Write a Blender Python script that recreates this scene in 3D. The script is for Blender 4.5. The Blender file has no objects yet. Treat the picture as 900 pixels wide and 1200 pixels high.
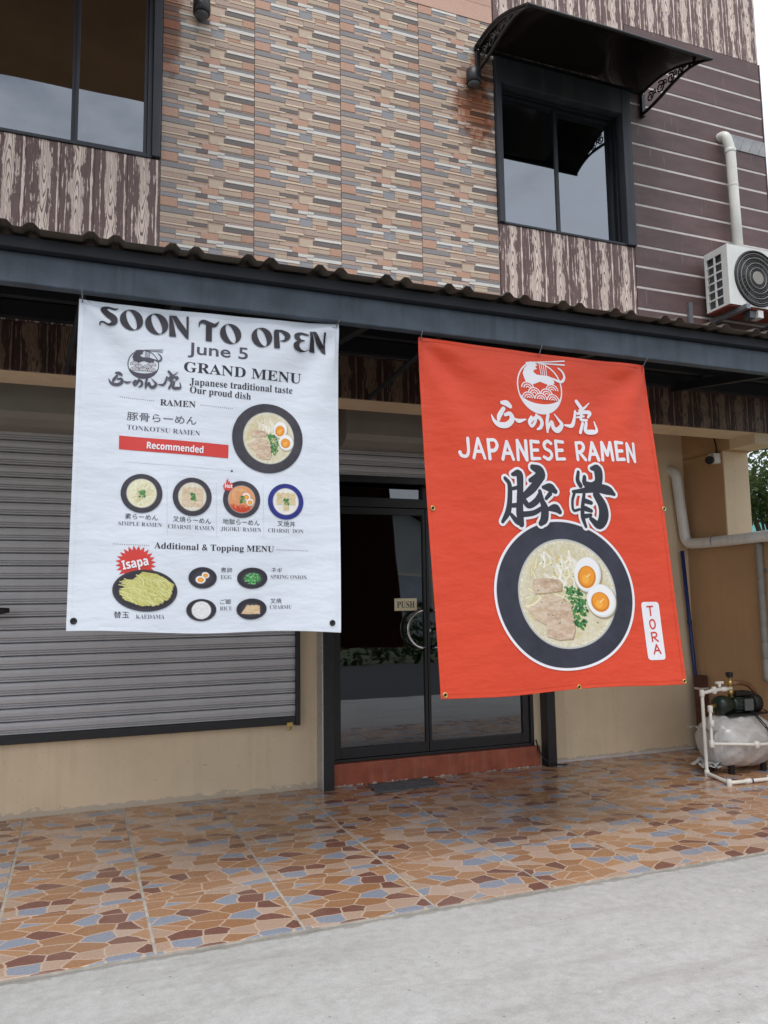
import bpy, bmesh, math, random
import numpy as np
from mathutils import Vector, Matrix
from mathutils.geometry import tessellate_polygon

scene = bpy.context.scene
R = math.radians
random.seed(7)
rng = np.random.default_rng(11)

# ------------------------------------------------------------------ camera
CAM_H = 1.36
cam_data = bpy.data.cameras.new('camera')
cam_data.sensor_fit = 'HORIZONTAL'
cam_data.sensor_width = 36.0
cam_data.lens = 36.8
cam_data.clip_start = 0.05
cam_data.clip_end = 2000
camera = bpy.data.objects.new('camera', cam_data)
scene.collection.objects.link(camera)
r_, u_, f_ = (0.93244, -0.36107, -0.01372), (-0.02725, -0.10813, 0.99376), (0.3603, 0.92625, 0.11066)
camera.matrix_world = Matrix(((r_[0], u_[0], -f_[0], 0), (r_[1], u_[1], -f_[1], 0), (r_[2], u_[2], -f_[2], CAM_H), (0, 0, 0, 1)))
scene.camera = camera

# ------------------------------------------------------------------ sky and sun (bright overcast with thin cloud)
SUN_EL, SUN_AZ = 60.0, 205.0          # azimuth clockwise from +Y
world = bpy.data.worlds.new('World')
scene.world = world
world.use_nodes = True
wn, wl = world.node_tree.nodes, world.node_tree.links
wn.clear()
w_out = wn.new('ShaderNodeOutputWorld')
w_bg = wn.new('ShaderNodeBackground')
w_bg.inputs['Strength'].default_value = 0.12
w_sky = wn.new('ShaderNodeTexSky')
w_sky.sky_type = 'NISHITA'
w_sky.sun_disc = False
w_sky.sun_elevation = R(SUN_EL)
w_sky.sun_rotation = R(SUN_AZ)
w_sky.air_density = 1.2
w_sky.dust_density = 2.0
w_tc = wn.new('ShaderNodeTexCoord')
w_map = wn.new('ShaderNodeMapping')
w_map.inputs['Scale'].default_value = (1.0, 1.0, 2.2)
w_noise = wn.new('ShaderNodeTexNoise')
w_noise.inputs['Scale'].default_value = 3.1
w_noise.inputs['Detail'].default_value = 7
w_noise.inputs['Roughness'].default_value = 0.58
w_ramp = wn.new('ShaderNodeValToRGB')
w_ramp.color_ramp.elements[0].position = 0.30
w_ramp.color_ramp.elements[0].color = (0.45, 0.45, 0.45, 1)
w_ramp.color_ramp.elements[1].position = 0.52
w_ramp.color_ramp.elements[1].color = (1, 1, 1, 1)
w_ramp2 = wn.new('ShaderNodeValToRGB')
w_ramp2.color_ramp.elements[0].position = 0.40
w_ramp2.color_ramp.elements[0].color = (9.6, 9.9, 10.5, 1)
w_ramp2.color_ramp.elements[1].position = 0.66
w_ramp2.color_ramp.elements[1].color = (4.2, 4.6, 5.3, 1)
w_mix = wn.new('ShaderNodeMixRGB')
wl.new(w_tc.outputs['Generated'], w_map.inputs['Vector'])
wl.new(w_map.outputs[0], w_noise.inputs['Vector'])
wl.new(w_noise.outputs['Fac'], w_ramp.inputs['Fac'])
wl.new(w_noise.outputs['Fac'], w_ramp2.inputs['Fac'])
wl.new(w_ramp.outputs['Color'], w_mix.inputs['Fac'])
wl.new(w_sky.outputs['Color'], w_mix.inputs['Color1'])
wl.new(w_ramp2.outputs['Color'], w_mix.inputs['Color2'])
wl.new(w_mix.outputs['Color'], w_bg.inputs['Color'])
wl.new(w_bg.outputs[0], w_out.inputs['Surface'])

sun_data = bpy.data.lights.new('sun', 'SUN')
sun_data.energy = 1.15
sun_data.angle = R(28)
sun_data.color = (1.0, 0.97, 0.93)
sun = bpy.data.objects.new('sun', sun_data)
scene.collection.objects.link(sun)
sd = Vector((math.sin(R(SUN_AZ)) * math.cos(R(SUN_EL)), math.cos(R(SUN_AZ)) * math.cos(R(SUN_EL)), math.sin(R(SUN_EL))))
sun.rotation_euler = sd.to_track_quat('Z', 'Y').to_euler()
sun.location = (0, -4, 12)

scene.view_settings.view_transform = 'Standard'
scene.view_settings.look = 'None'
scene.view_settings.gamma = 1
scene.view_settings.exposure = 0.36
scene.view_settings.use_curve_mapping = False

# ------------------------------------------------------------------ materials
def lin(c):
    c = c / 255.0
    return c / 12.92 if c <= 0.04045 else ((c + 0.055) / 1.055) ** 2.4
def S(r, g, b): return (lin(r), lin(g), lin(b), 1.0)

class NT:
    def __init__(s, name):
        s.m = bpy.data.materials.new(name)
        s.m.use_nodes = True
        s.n, s.l = s.m.node_tree.nodes, s.m.node_tree.links
        s.b = s.n['Principled BSDF']
        s.out = s.n['Material Output']
    def node(s, typ, **kw):
        nd = s.n.new(typ)
        for k, v in kw.items():
            if k.startswith('i_'):
                key = k[2:]
                key = int(key) if key.isdigit() else key.replace('_', ' ')
                if hasattr(v, 'is_output') or isinstance(v, bpy.types.NodeSocket): s.l.new(v, nd.inputs[key])
                else: nd.inputs[key].default_value = v
            else: setattr(nd, k, v)
        return nd
    def set(s, key, v):
        if isinstance(v, bpy.types.NodeSocket): s.l.new(v, s.b.inputs[key])
        else: s.b.inputs[key].default_value = v
    def noise(s, vec, scale, detail=4, rough=0.55):
        nd = s.node('ShaderNodeTexNoise', i_Scale=scale, i_Detail=detail, i_Roughness=rough)
        if vec is not None: s.l.new(vec, nd.inputs['Vector'])
        return nd.outputs['Fac']
    def ramp(s, fac, stops, interp='LINEAR'):
        nd = s.node('ShaderNodeValToRGB'); cr = nd.color_ramp; cr.interpolation = interp
        while len(cr.elements) < len(stops): cr.elements.new(0.5)
        for e, (p, c) in zip(cr.elements, stops):
            e.position = p; e.color = c if len(c) == 4 else (*c, 1)
        s.l.new(fac, nd.inputs['Fac'])
        return nd.outputs['Color']
    def mix(s, fac, a, b, mode='MIX'):
        nd = s.node('ShaderNodeMixRGB', blend_type=mode)
        for key, v in (('Fac', fac), ('Color1', a), ('Color2', b)):
            if isinstance(v, bpy.types.NodeSocket): s.l.new(v, nd.inputs[key])
            else: nd.inputs[key].default_value = v
        return nd.outputs['Color']
    def math(s, op, a, b=0.0, c=0.0, clamp=False):
        nd = s.node('ShaderNodeMath', operation=op, use_clamp=clamp)
        for k, v in enumerate((a, b, c)):
            if isinstance(v, bpy.types.NodeSocket): s.l.new(v, nd.inputs[k])
            else: nd.inputs[k].default_value = v
        return nd.outputs[0]
    def mapping(s, vec, scale=(1, 1, 1), loc=(0, 0, 0), rot=(0, 0, 0)):
        nd = s.node('ShaderNodeMapping')
        nd.inputs['Scale'].default_value = scale; nd.inputs['Location'].default_value = loc; nd.inputs['Rotation'].default_value = rot
        s.l.new(vec, nd.inputs['Vector'])
        return nd.outputs[0]
    def objc(s): return s.node('ShaderNodeTexCoord').outputs['Object']
    def pos(s): return s.node('ShaderNodeNewGeometry').outputs['Position']
    def bump(s, h, strength=0.3, dist=0.01):
        nd = s.node('ShaderNodeBump', i_Strength=strength, i_Distance=dist)
        s.l.new(h, nd.inputs['Height']); s.l.new(nd.outputs[0], s.b.inputs['Normal'])

def paint(name, col, rough=0.5, var=0.12, scale=6.0, metallic=0.0, spec=0.5, bump=0.0, bscale=120, streak=None):
    """plain coat with uneven tone, fine grain and optional vertical streaks"""
    t = NT(name)
    p = t.pos()
    n1 = t.noise(p, scale, 5, 0.6)
    dark = tuple(c * (1 - var * 1.6) for c in col[:3]) + (1,)
    lite = tuple(min(1, c * (1 + var)) for c in col[:3]) + (1,)
    c = t.ramp(n1, [(0.3, dark), (0.7, lite)])
    if streak:
        ns = t.noise(t.mapping(p, (1, 1, 0.06)), streak[1], 3, 0.6)
        c = t.mix(t.math('MULTIPLY', t.ramp(ns, [(0.5, (0, 0, 0, 1)), (0.75, (1, 1, 1, 1))]), streak[2]), c, streak[0])
    t.set('Base Color', c)
    t.set('Roughness', t.math('MULTIPLY_ADD', t.noise(p, scale * 4, 3), 0.2, rough - 0.1))
    t.set('Metallic', metallic)
    t.set('Specular IOR Level', spec)
    if bump: t.bump(t.noise(p, bscale, 3), bump, 0.004)
    return t.m

M = {}
M['window_black'] = paint('window_black', S(34, 35, 40), 0.4, 0.12, 9)
M['white_plastic'] = paint('white_plastic', S(226, 226, 222), 0.4, 0.05, 9, streak=(S(150, 140, 120), 18, 0.25))
M['pvc'] = paint('pvc', S(232, 230, 222), 0.35, 0.05, 12, streak=(S(160, 148, 124), 25, 0.3))
M['black_metal'] = paint('black_metal', S(34, 34, 37), 0.38, 0.15, 14)
M['dark_frame'] = paint('dark_frame', S(50, 53, 62), 0.42, 0.10, 8, streak=(S(92, 94, 100), 22, 0.25))
M['dark_surround'] = paint('dark_surround', S(60, 62, 69), 0.6, 0.15, 5, streak=(S(112, 112, 116), 14, 0.3))
M['beam_paint'] = paint('beam_paint', S(72, 83, 95), 0.5, 0.26, 5.5, bump=0.25, bscale=40, streak=(S(44, 50, 58), 22, 0.5))
M['purlin_paint'] = paint('purlin_paint', S(34, 38, 45), 0.6, 0.15, 4)
M['sheet'] = paint('sheet', S(96, 89, 81), 0.55, 0.2, 5, streak=(S(92, 80, 68), 9, 0.5))
M['shutter'] = paint('shutter', S(190, 190, 192), 0.42, 0.05, 2, metallic=0.1, streak=(S(140, 137, 132), 9, 0.15))
M['hood'] = paint('hood', S(142, 138, 130), 0.5, 0.08, 3)
M['aluminium'] = paint('aluminium', S(190, 192, 195), 0.3, 0.06, 10, metallic=0.8)
M['steel'] = paint('steel', S(200, 200, 200), 0.2, 0.05, 10, metallic=1.0)
M['galv'] = paint('galv', S(132, 134, 140), 0.45, 0.12, 30, metallic=0.5)
M['rust_red'] = paint('rust_red', S(138, 62, 48), 0.8, 0.3, 8)
M['brass'] = paint('brass', S(206, 178, 112), 0.35, 0.2, 40, metallic=0.8)
M['step'] = paint('step', S(164, 86, 62), 0.5, 0.2, 7, bump=0.2, streak=(S(190, 160, 140), 20, 0.25))
M['step_edge'] = paint('step_edge', S(190, 182, 172), 0.9, 0.3, 30)
M['mat'] = paint('mat', S(104, 106, 108), 0.95, 0.25, 25, bump=0.8, bscale=300)
M['blue_pipe'] = paint('blue_pipe', S(26, 52, 112), 0.4, 0.15, 10)
M['brown_wood'] = paint('brown_wood', S(94, 58, 42), 0.8, 0.25, 9)
M['hose'] = paint('hose', S(116, 84, 58), 0.5, 0.25, 14)
M['pump_green'] = paint('pump_green', S(24, 40, 33), 0.35, 0.2, 12)
M['rubber'] = paint('rubber', S(22, 22, 23), 0.6, 0.2, 20)
M['grey_box'] = paint('grey_box', S(92, 94, 98), 0.5, 0.1, 20)
M['grout_white'] = paint('grout_white', S(208, 200, 196), 0.85, 0.10, 12)
M['grout_floor'] = paint('grout_floor', S(188, 180, 168), 0.9, 0.2, 14)
M['patch'] = paint('patch', S(160, 160, 162), 0.8, 0.12, 12)
M['sign_cream'] = paint('sign_cream', S(226, 214, 180), 0.5, 0.05, 20)
M['ink'] = paint('ink', S(44, 40, 50), 0.5, 0.06, 12)
M['ink2'] = paint('ink2', S(78, 75, 88), 0.5, 0.06, 12)
M['print_white'] = paint('print_white', S(238, 236, 240), 0.5, 0.03, 8)
M['print_red'] = paint('print_red', S(214, 62, 55), 0.5, 0.05, 10)
M['print_grey'] = paint('print_grey', S(196, 200, 208), 0.5, 0.04, 10)
M['char_black'] = paint('char_black', S(46, 48, 58), 0.45, 0.08, 10)
M['roof_tile_red'] = paint('roof_tile_red', S(110, 70, 60), 0.8, 0.2, 2)
M['house_cream'] = paint('house_cream', S(214, 206, 184), 0.8, 0.08, 1)
M['house_grey'] = paint('house_grey', S(176, 178, 180), 0.8, 0.08, 1)
M['turquoise'] = paint('turquoise', S(128, 206, 206), 0.8, 0.08, 1)
M['interior'] = paint('interior', S(90, 84, 76), 0.9, 0.1, 1)
M['eave_brown'] = paint('eave_brown', S(190, 146, 106), 0.7, 0.12, 3)
M['bark'] = paint('bark', S(98, 84, 70), 0.9, 0.3, 12)

def wall_paint(name, col, dirt):
    t = NT(name)
    p = t.pos()
    c = t.ramp(t.noise(p, 1.7, 6, 0.62), [(0.25, tuple(x * 0.86 for x in col[:3])), (0.75, tuple(min(1, x * 1.06) for x in col[:3]))])
    ns = t.noise(t.mapping(p, (1, 1, 0.05)), 7, 4, 0.65)
    c = t.mix(t.math('MULTIPLY', t.ramp(ns, [(0.52, (0, 0, 0, 1)), (0.8, (1, 1, 1, 1))]), 0.28), c, dirt)
    # flaked, damp band with a ragged edge just above the tiles
    z = t.node('ShaderNodeSeparateXYZ'); t.l.new(p, z.inputs[0])
    edge = t.math('MULTIPLY_ADD', t.noise(t.mapping(p, (1, 1, 2.0)), 14, 5, 0.7), 0.16, -0.045)
    band = t.math('LESS_THAN', z.outputs['Z'], edge)
    c = t.mix(t.math('MULTIPLY', band, 0.6), c, S(168, 160, 150))
    spots = t.ramp(t.noise(p, 45, 2, 0.5), [(0.70, (0, 0, 0, 1)), (0.74, (1, 1, 1, 1))])
    c = t.mix(t.math('MULTIPLY', spots, 0.25), c, S(110, 92, 74))
    t.set('Base Color', c); t.set('Roughness', 0.78); t.set('Specular IOR Level', 0.3)
    t.bump(t.noise(p, 60, 5, 0.6), 0.18, 0.004)
    return t.m
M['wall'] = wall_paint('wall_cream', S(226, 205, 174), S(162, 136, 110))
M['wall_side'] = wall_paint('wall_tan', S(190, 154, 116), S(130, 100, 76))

def concrete():
    t = NT('concrete')
    p = t.pos()
    c = t.ramp(t.noise(p, 1.6, 10, 0.68), [(0.28, S(160, 157, 151)), (0.50, S(180, 178, 173)), (0.74, S(193, 192, 188))])
    blot = t.ramp(t.noise(t.mapping(p, (1, 1.6, 1), (3, 1, 0)), 4.2, 9, 0.74), [(0.38, (1, 1, 1, 1)), (0.58, (0, 0, 0, 1))])
    c = t.mix(t.math('MULTIPLY', blot, 0.30), c, S(154, 153, 148))
    fleck = t.ramp(t.noise(p, 55, 3, 0.6), [(0.66, (0, 0, 0, 1)), (0.72, (1, 1, 1, 1))])
    c = t.mix(t.math('MULTIPLY', fleck, 0.30), c, S(128, 126, 122))
    grain = t.noise(p, 150, 4, 0.75)
    c = t.mix(0.34, c, t.ramp(grain, [(0.3, S(150, 150, 148)), (0.7, S(222, 222, 220))]))
    mid = t.ramp(t.noise(p, 21, 6, 0.72), [(0.36, S(140, 140, 137)), (0.50, S(190, 190, 188)), (0.66, S(222, 222, 221))])
    c = t.mix(0.18, c, mid)
    drag = t.ramp(t.noise(t.mapping(p, (0.35, 2.4, 1), (1.7, 0.4, 0), (0, 0, R(-12))), 2.1, 8, 0.7), [(0.50, (0, 0, 0, 1)), (0.68, (1, 1, 1, 1))])
    c = t.mix(t.math('MULTIPLY', drag, 0.38), c, S(140, 134, 124))
    rub = t.ramp(t.noise(t.mapping(p, (1, 1, 1), (7, 2, 0)), 6.5, 6, 0.75), [(0.60, (0, 0, 0, 1)), (0.68, (1, 1, 1, 1))])
    c = t.mix(t.math('MULTIPLY', rub, 0.32), c, S(214, 212, 208))
    yy = t.node('ShaderNodeSeparateXYZ'); t.l.new(p, yy.inputs[0])
    joint = t.math('GREATER_THAN', yy.outputs['Y'], t.math('MULTIPLY_ADD', t.noise(p, 9, 5, 0.7), -0.11, 3.352))
    c = t.mix(t.math('MULTIPLY', joint, 0.45), c, S(122, 114, 102))
    pit = t.node('ShaderNodeTexVoronoi', i_Scale=19.0); t.l.new(p, pit.inputs['Vector'])
    pits = t.math('MULTIPLY', t.math('LESS_THAN', pit.outputs['Distance'], 0.085), t.math('GREATER_THAN', t.noise(p, 2.6, 3), 0.53))
    c = t.mix(t.math('MULTIPLY', pits, 0.65), c, S(104, 103, 100))
    t.set('Base Color', c); t.set('Roughness', 0.9); t.set('Specular IOR Level', 0.25)
    h = t.math('ADD', t.noise(p, 7, 7, 0.62), t.math('MULTIPLY', grain, 0.12))
    t.bump(h, 0.35, 0.02)
    return t.m
M['concrete'] = concrete()

def asphalt():
    t = NT('asphalt'); p = t.pos()
    t.set('Base Color', t.ramp(t.noise(p, 40, 5, 0.7), [(0.3, (0.035, 0.036, 0.038)), (0.7, (0.075, 0.075, 0.078))]))
    t.set('Roughness', 0.85)
    return t.m
M['asphalt'] = asphalt()
def earth():
    t = NT('earth'); p = t.pos()
    t.set('Base Color', t.ramp(t.noise(p, 1.1, 7, 0.65), [(0.3, (0.05, 0.075, 0.03)), (0.6, (0.09, 0.11, 0.05)), (0.8, (0.17, 0.14, 0.09))]))
    t.set('Roughness', 0.95)
    return t.m
M['earth'] = earth()

def floor_tile():
    """glazed tile printed with crazy-paving stones"""
    t = NT('printed_floor_tile')
    o = t.objc()
    rnd = t.node('ShaderNodeObjectInfo').outputs['Random']
    off = t.node('ShaderNodeCombineXYZ')
    t.l.new(t.math('MULTIPLY', t.math('FLOOR', t.math('MULTIPLY', rnd, 3.0)), 1.37), off.inputs[0])
    add = t.node('ShaderNodeVectorMath', operation='ADD'); t.l.new(o, add.inputs[0]); t.l.new(off.outputs[0], add.inputs[1])
    v = t.mapping(add.outputs[0], (8.4, 12.4, 0.0), rot=(0, 0, R(9)))
    wob = t.node('ShaderNodeTexNoise', i_Scale=1.3, i_Detail=2.0); t.l.new(v, wob.inputs['Vector'])
    vv = t.node('ShaderNodeVectorMath', operation='MULTIPLY_ADD')
    t.l.new(wob.outputs['Color'], vv.inputs[0]); vv.inputs[1].default_value = (0.25, 0.25, 0); t.l.new(v, vv.inputs[2])
    vor = t.node('ShaderNodeTexVoronoi', voronoi_dimensions='2D', feature='F1', i_Scale=1.0, i_Randomness=1.0)
    edg = t.node('ShaderNodeTexVoronoi', voronoi_dimensions='2D', feature='DISTANCE_TO_EDGE', i_Scale=1.0, i_Randomness=1.0)
    t.l.new(vv.outputs[0], vor.inputs['Vector']); t.l.new(vv.outputs[0], edg.inputs['Vector'])
    sep = t.node('ShaderNodeSeparateColor'); t.l.new(vor.outputs['Color'], sep.inputs[0])
    stone = t.ramp(sep.outputs[0], [(0.0, S(176, 134, 100)), (0.24, S(165, 122, 88)), (0.45, S(192, 166, 148)), (0.58, S(184, 156, 136)), (0.70, S(126, 86, 74)), (0.865, S(144, 151, 166))], 'CONSTANT')
    spk = t.noise(o, 95, 4, 0.7)
    stone = t.mix(0.40, stone, t.ramp(spk, [(0.3, (0.25, 0.22, 0.2)), (0.7, (0.85, 0.82, 0.8))]), 'SOFT_LIGHT')
    tone = t.ramp(sep.outputs[1], [(0, (0.36, 0.36, 0.36)), (1, (0.62, 0.62, 0.62))])
    stone = t.mix(0.5, stone, tone, 'SOFT_LIGHT')
    line = t.ramp(edg.outputs['Distance'], [(0.018, (1, 1, 1, 1)), (0.050, (0, 0, 0, 1))])
    c = t.mix(line, stone, S(206, 180, 158))
    # dust and foot wear, across tiles
    p = t.pos()
    dust = t.ramp(t.noise(p, 2.2, 7, 0.65), [(0.45, (0, 0, 0, 1)), (0.75, (1, 1, 1, 1))])
    c = t.mix(t.math('MULTIPLY', dust, 0.22), c, S(176, 166, 152))
    t.set('Base Color', c)
    t.set('Roughness', t.math('MULTIPLY_ADD', t.noise(p, 5, 6, 0.65), 0.34, 0.09))
    t.set('Specular IOR Level', 0.45)
    t.bump(t.math('ADD', t.math('MULTIPLY', t.math('MINIMUM', edg.outputs['Distance'], 0.07), 5.0), t.math('MULTIPLY', spk, 0.25)), 0.25, 0.003)
    return t.m
M['floor_tile'] = floor_tile()

def wood_print(name='wood_print', b0=S(100, 77, 75), b1=S(124, 99, 96), c0=S(212, 187, 173), c1=S(245, 228, 216)):
    """stained boards: dark brown with pale worn grain and cathedral hearts, one heart down each board"""
    t = NT(name)
    o = t.objc()
    rnd = t.node('ShaderNodeObjectInfo').outputs['Random']
    s = t.node('ShaderNodeSeparateXYZ'); t.l.new(o, s.inputs[0])
    seed = t.math('MULTIPLY', rnd, 37.0)
    def vec(sx, sz, extra):
        c = t.node('ShaderNodeCombineXYZ')
        t.l.new(t.math('MULTIPLY', s.outputs['X'], sx), c.inputs[0])
        t.l.new(t.math('MULTIPLY', s.outputs['Z'], sz), c.inputs[2])
        t.l.new(t.math('ADD', seed, extra), c.inputs[1])
        return c.outputs[0]
    sway = t.math('MULTIPLY', t.math('SUBTRACT', t.noise(vec(2, 3.2, 5.0), 1.0, 2), 0.5), 0.05)
    x = t.math('ADD', s.outputs['X'], sway)
    ax = t.math('ABSOLUTE', x)
    blotch = t.noise(vec(46, 5.5, 0.0), 1.0, 5, 0.62)
    wide = t.math('MULTIPLY_ADD', t.noise(vec(3, 5.2, 9.0), 1.0, 4, 0.6), 0.100, -0.017)
    heart = t.math('SUBTRACT', 1.0, t.math('DIVIDE', ax, wide))           # >0 inside the worn heart
    heart_m = t.math('ADD', t.math('MULTIPLY', t.math('MAXIMUM', heart, -0.9), 0.30), blotch)
    worn = t.ramp(heart_m, [(0.50, (0, 0, 0, 1)), (0.545, (1, 1, 1, 1))])
    # grain lines inside the heart: stretched rings
    rc = t.node('ShaderNodeCombineXYZ')
    t.l.new(t.math('MULTIPLY', x, 15.0), rc.inputs[0])
    zz = t.math('PINGPONG', t.math('MULTIPLY_ADD', s.outputs['Z'], 1.0, seed), 0.42)
    t.l.new(t.math('MULTIPLY', zz, 1.1), rc.inputs[1]); t.l.new(seed, rc.inputs[2])
    wv = t.node('ShaderNodeTexWave', wave_type='RINGS', rings_direction='Z', i_Scale=3.2, i_Distortion=1.8, i_Detail=3.0)
    wv.inputs['Detail Scale'].default_value = 2.2
    t.l.new(rc.outputs[0], wv.inputs['Vector'])
    gl = t.ramp(wv.outputs['Fac'], [(0.08, (1, 1, 1, 1)), (0.26, (0, 0, 0, 1))])
    worn = t.math('MULTIPLY', worn, t.math('SUBTRACT', 1.0, t.math('MULTIPLY', gl, 0.95)))
    # narrow worn streak near the board edge
    ex = t.math('ABSOLUTE', t.math('SUBTRACT', t.math('ADD', s.outputs['X'], t.math('MULTIPLY', sway, 0.25)), 0.080))
    streak = t.math('LESS_THAN', ex, t.math('MULTIPLY_ADD', t.noise(vec(10, 7.0, 3.0), 1.0, 4, 0.6), 0.022, -0.0065))
    flecks = t.ramp(t.noise(vec(95, 8.0, 21.0), 1.0, 4, 0.6), [(0.612, (0, 0, 0, 1)), (0.630, (1, 1, 1, 1))])
    ex2 = t.math('ABSOLUTE', t.math('ADD', t.math('ADD', s.outputs['X'], t.math('MULTIPLY', sway, 0.5)), 0.060))
    streak = t.math('MAXIMUM', streak, t.math('LESS_THAN', ex2, t.math('MULTIPLY_ADD', t.noise(vec(12, 9.0, 13.0), 1.0, 4, 0.6), 0.026, -0.0115)))
    worn = t.math('MAXIMUM', worn, t.math('MAXIMUM', streak, flecks))
    fine = t.noise(vec(160, 9.0, 2.0), 1.0, 3, 0.6)
    brown = t.ramp(fine, [(0.3, b0), (0.7, b1)])
    cream = t.ramp(fine, [(0.3, c0), (0.7, c1)])
    t.set('Base Color', t.mix(worn, brown, cream))
    t.set('Roughness', 0.6)
    t.bump(t.math('ADD', worn, t.math('MULTIPLY', fine, 0.4)), 0.35, 0.002)
    return t.m
M['wood_print'] = wood_print()
M['wood_shaded'] = wood_print('wood_print_shaded', S(58, 40, 38), S(76, 54, 50), S(120, 98, 82), S(150, 126, 106))  # fascia copy of the boards, awning shade put into its browns and creams

def siding():
    t = NT('siding_brown'); p = t.pos()
    rnd = t.node('ShaderNodeObjectInfo').outputs['Random']
    c = t.ramp(t.noise(t.mapping(p, (1, 1, 3)), 4, 6, 0.62), [(0.25, S(84, 63, 62)), (0.75, S(106, 82, 80))])
    c = t.mix(0.35, c, t.ramp(rnd, [(0, (0.40, 0.40, 0.40)), (1, (0.60, 0.60, 0.60))]), 'SOFT_LIGHT')
    ns = t.noise(t.mapping(p, (1, 1, 0.12)), 30, 3, 0.6)
    c = t.mix(t.math('MULTIPLY', t.ramp(ns, [(0.66, (0, 0, 0, 1)), (0.74, (1, 1, 1, 1))]), 0.30), c, S(170, 156, 154))
    t.set('Base Color', c); t.set('Roughness', 0.55)
    t.bump(t.noise(p, 90, 4), 0.1, 0.003)
    return t.m
M['siding'] = siding()

def attr_mat(name, rough, stain=False, grain=0.0):
    t = NT(name)
    a = t.node('ShaderNodeVertexColor', layer_name='Col').outputs['Color']
    p = t.pos()
    if grain:
        g = t.noise(t.mapping(p, (1, 1, 3.0)), 55, 4, 0.65)
        a = t.mix(grain, a, t.ramp(g, [(0.3, (0.22, 0.2, 0.18)), (0.7, (0.85, 0.84, 0.82))]), 'SOFT_LIGHT')
        big = t.noise(p, 2.0, 4, 0.6)
        a = t.mix(0.25, a, t.ramp(big, [(0.3, (0.35, 0.35, 0.35)), (0.7, (0.65, 0.65, 0.65))]), 'SOFT_LIGHT')
    if stain:
        # rusty run-off below the lamp beside the window, ragged edge
        for cx, cz, rx, rz, st in ((2.66, 4.98, 0.20, 0.36, 0.85), (2.72, 5.30, 0.12, 0.20, 0.55), (0.45, 5.10, 0.09, 0.50, 0.7)):
            d = t.node('ShaderNodeVectorMath', operation='SUBTRACT'); t.l.new(p, d.inputs[0]); d.inputs[1].default_value = (cx, 0, cz)
            m = t.node('ShaderNodeVectorMath', operation='MULTIPLY'); t.l.new(d.outputs[0], m.inputs[0]); m.inputs[1].default_value = (1 / rx, 0, 1 / rz)
            ln = t.node('ShaderNodeVectorMath', operation='LENGTH'); t.l.new(m.outputs[0], ln.inputs[0])
            k = t.math('ADD', ln.outputs['Value'], t.math('MULTIPLY_ADD', t.noise(t.mapping(p, (1, 1, 0.8)), 13, 6, 0.7), 1.5, -0.75))
            mask = t.math('MULTIPLY', t.ramp(k, [(0.55, (1, 1, 1, 1)), (1.0, (0, 0, 0, 1))]), st)
            a = t.mix(mask, a, t.mix(1.0, a, S(180, 108, 52), 'MULTIPLY'))
    t.set('Base Color', a); t.set('Roughness', rough); t.set('Specular IOR Level', 0.4)
    if grain: t.bump(t.noise(p, 140, 4), 0.15, 0.002)
    return t.m
M['clad'] = attr_mat('stone_strip_tile', 0.6, stain=True, grain=0.4)
M['picture'] = attr_mat('printed_picture', 0.45)

def cloth(name, col, trans):
    t = NT(name)
    o = t.objc()
    c = t.ramp(t.noise(o, 3.0, 4), [(0.3, tuple(x * 0.95 for x in col[:3])), (0.7, col)])
    t.set('Base Color', c); t.set('Roughness', 0.48); t.set('Specular IOR Level', 0.35)
    wv = t.noise(t.mapping(o, (1, 1, 1)), 700, 1)
    cr = t.noise(t.mapping(o, (1.6, 1, 4.0), rot=(0, R(24), 0)), 1.9, 4, 0.5)
    t.bump(t.math('ADD', cr, t.math('MULTIPLY', wv, 0.02)), 0.45, 0.03)
    tr = t.node('ShaderNodeBsdfTranslucent'); t.l.new(c, tr.inputs['Color'])
    mx = t.node('ShaderNodeMixShader'); mx.inputs[0].default_value = trans
    t.l.new(t.b.outputs[0], mx.inputs[1]); t.l.new(tr.outputs[0], mx.inputs[2]); t.l.new(mx.outputs[0], t.out.inputs['Surface'])
    return t.m
M['cloth_white'] = cloth('tarpaulin_white', S(226, 232, 241), 0.0)
M['cloth_red'] = cloth('tarpaulin_red', S(224, 76, 48), 0.0)
M['cloth_red_back'] = paint('tarpaulin_red_back', S(92, 48, 44), 0.7, 0.05, 4)
M['cloth_white_back'] = paint('tarpaulin_white_back', S(150, 152, 156), 0.7, 0.05, 4)

def glass(name, refl, tint, see):
    t = NT(name)
    p = t.pos()
    gl = t.node('ShaderNodeBsdfGlossy', i_Roughness=0.015, i_Color=tint)
    bp = t.node('ShaderNodeBump', i_Strength=0.05, i_Distance=0.02); t.l.new(t.noise(p, 1.6, 2), bp.inputs['Height']); t.l.new(bp.outputs[0], gl.inputs['Normal'])
    tr = t.node('ShaderNodeBsdfTransparent', i_Color=(see, see, see, 1))
    fr = t.node('ShaderNodeFresnel', i_IOR=1.5)
    f = t.math('ADD', t.math('MULTIPLY', fr.outputs[0], 0.9), refl, clamp=True)
    mx = t.node('ShaderNodeMixShader'); t.l.new(f, mx.inputs[0])
    t.l.new(tr.outputs[0], mx.inputs[1]); t.l.new(gl.outputs[0], mx.inputs[2]); t.l.new(mx.outputs[0], t.out.inputs['Surface'])
    t.n.remove(t.b)
    return t.m
M['window_glass'] = glass('window_glass', 0.23, (0.86, 0.92, 1.0, 1), 0.10)
M['door_glass'] = glass('door_glass', 0.105, (0.92, 0.95, 1.0, 1), 0.12)

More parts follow.
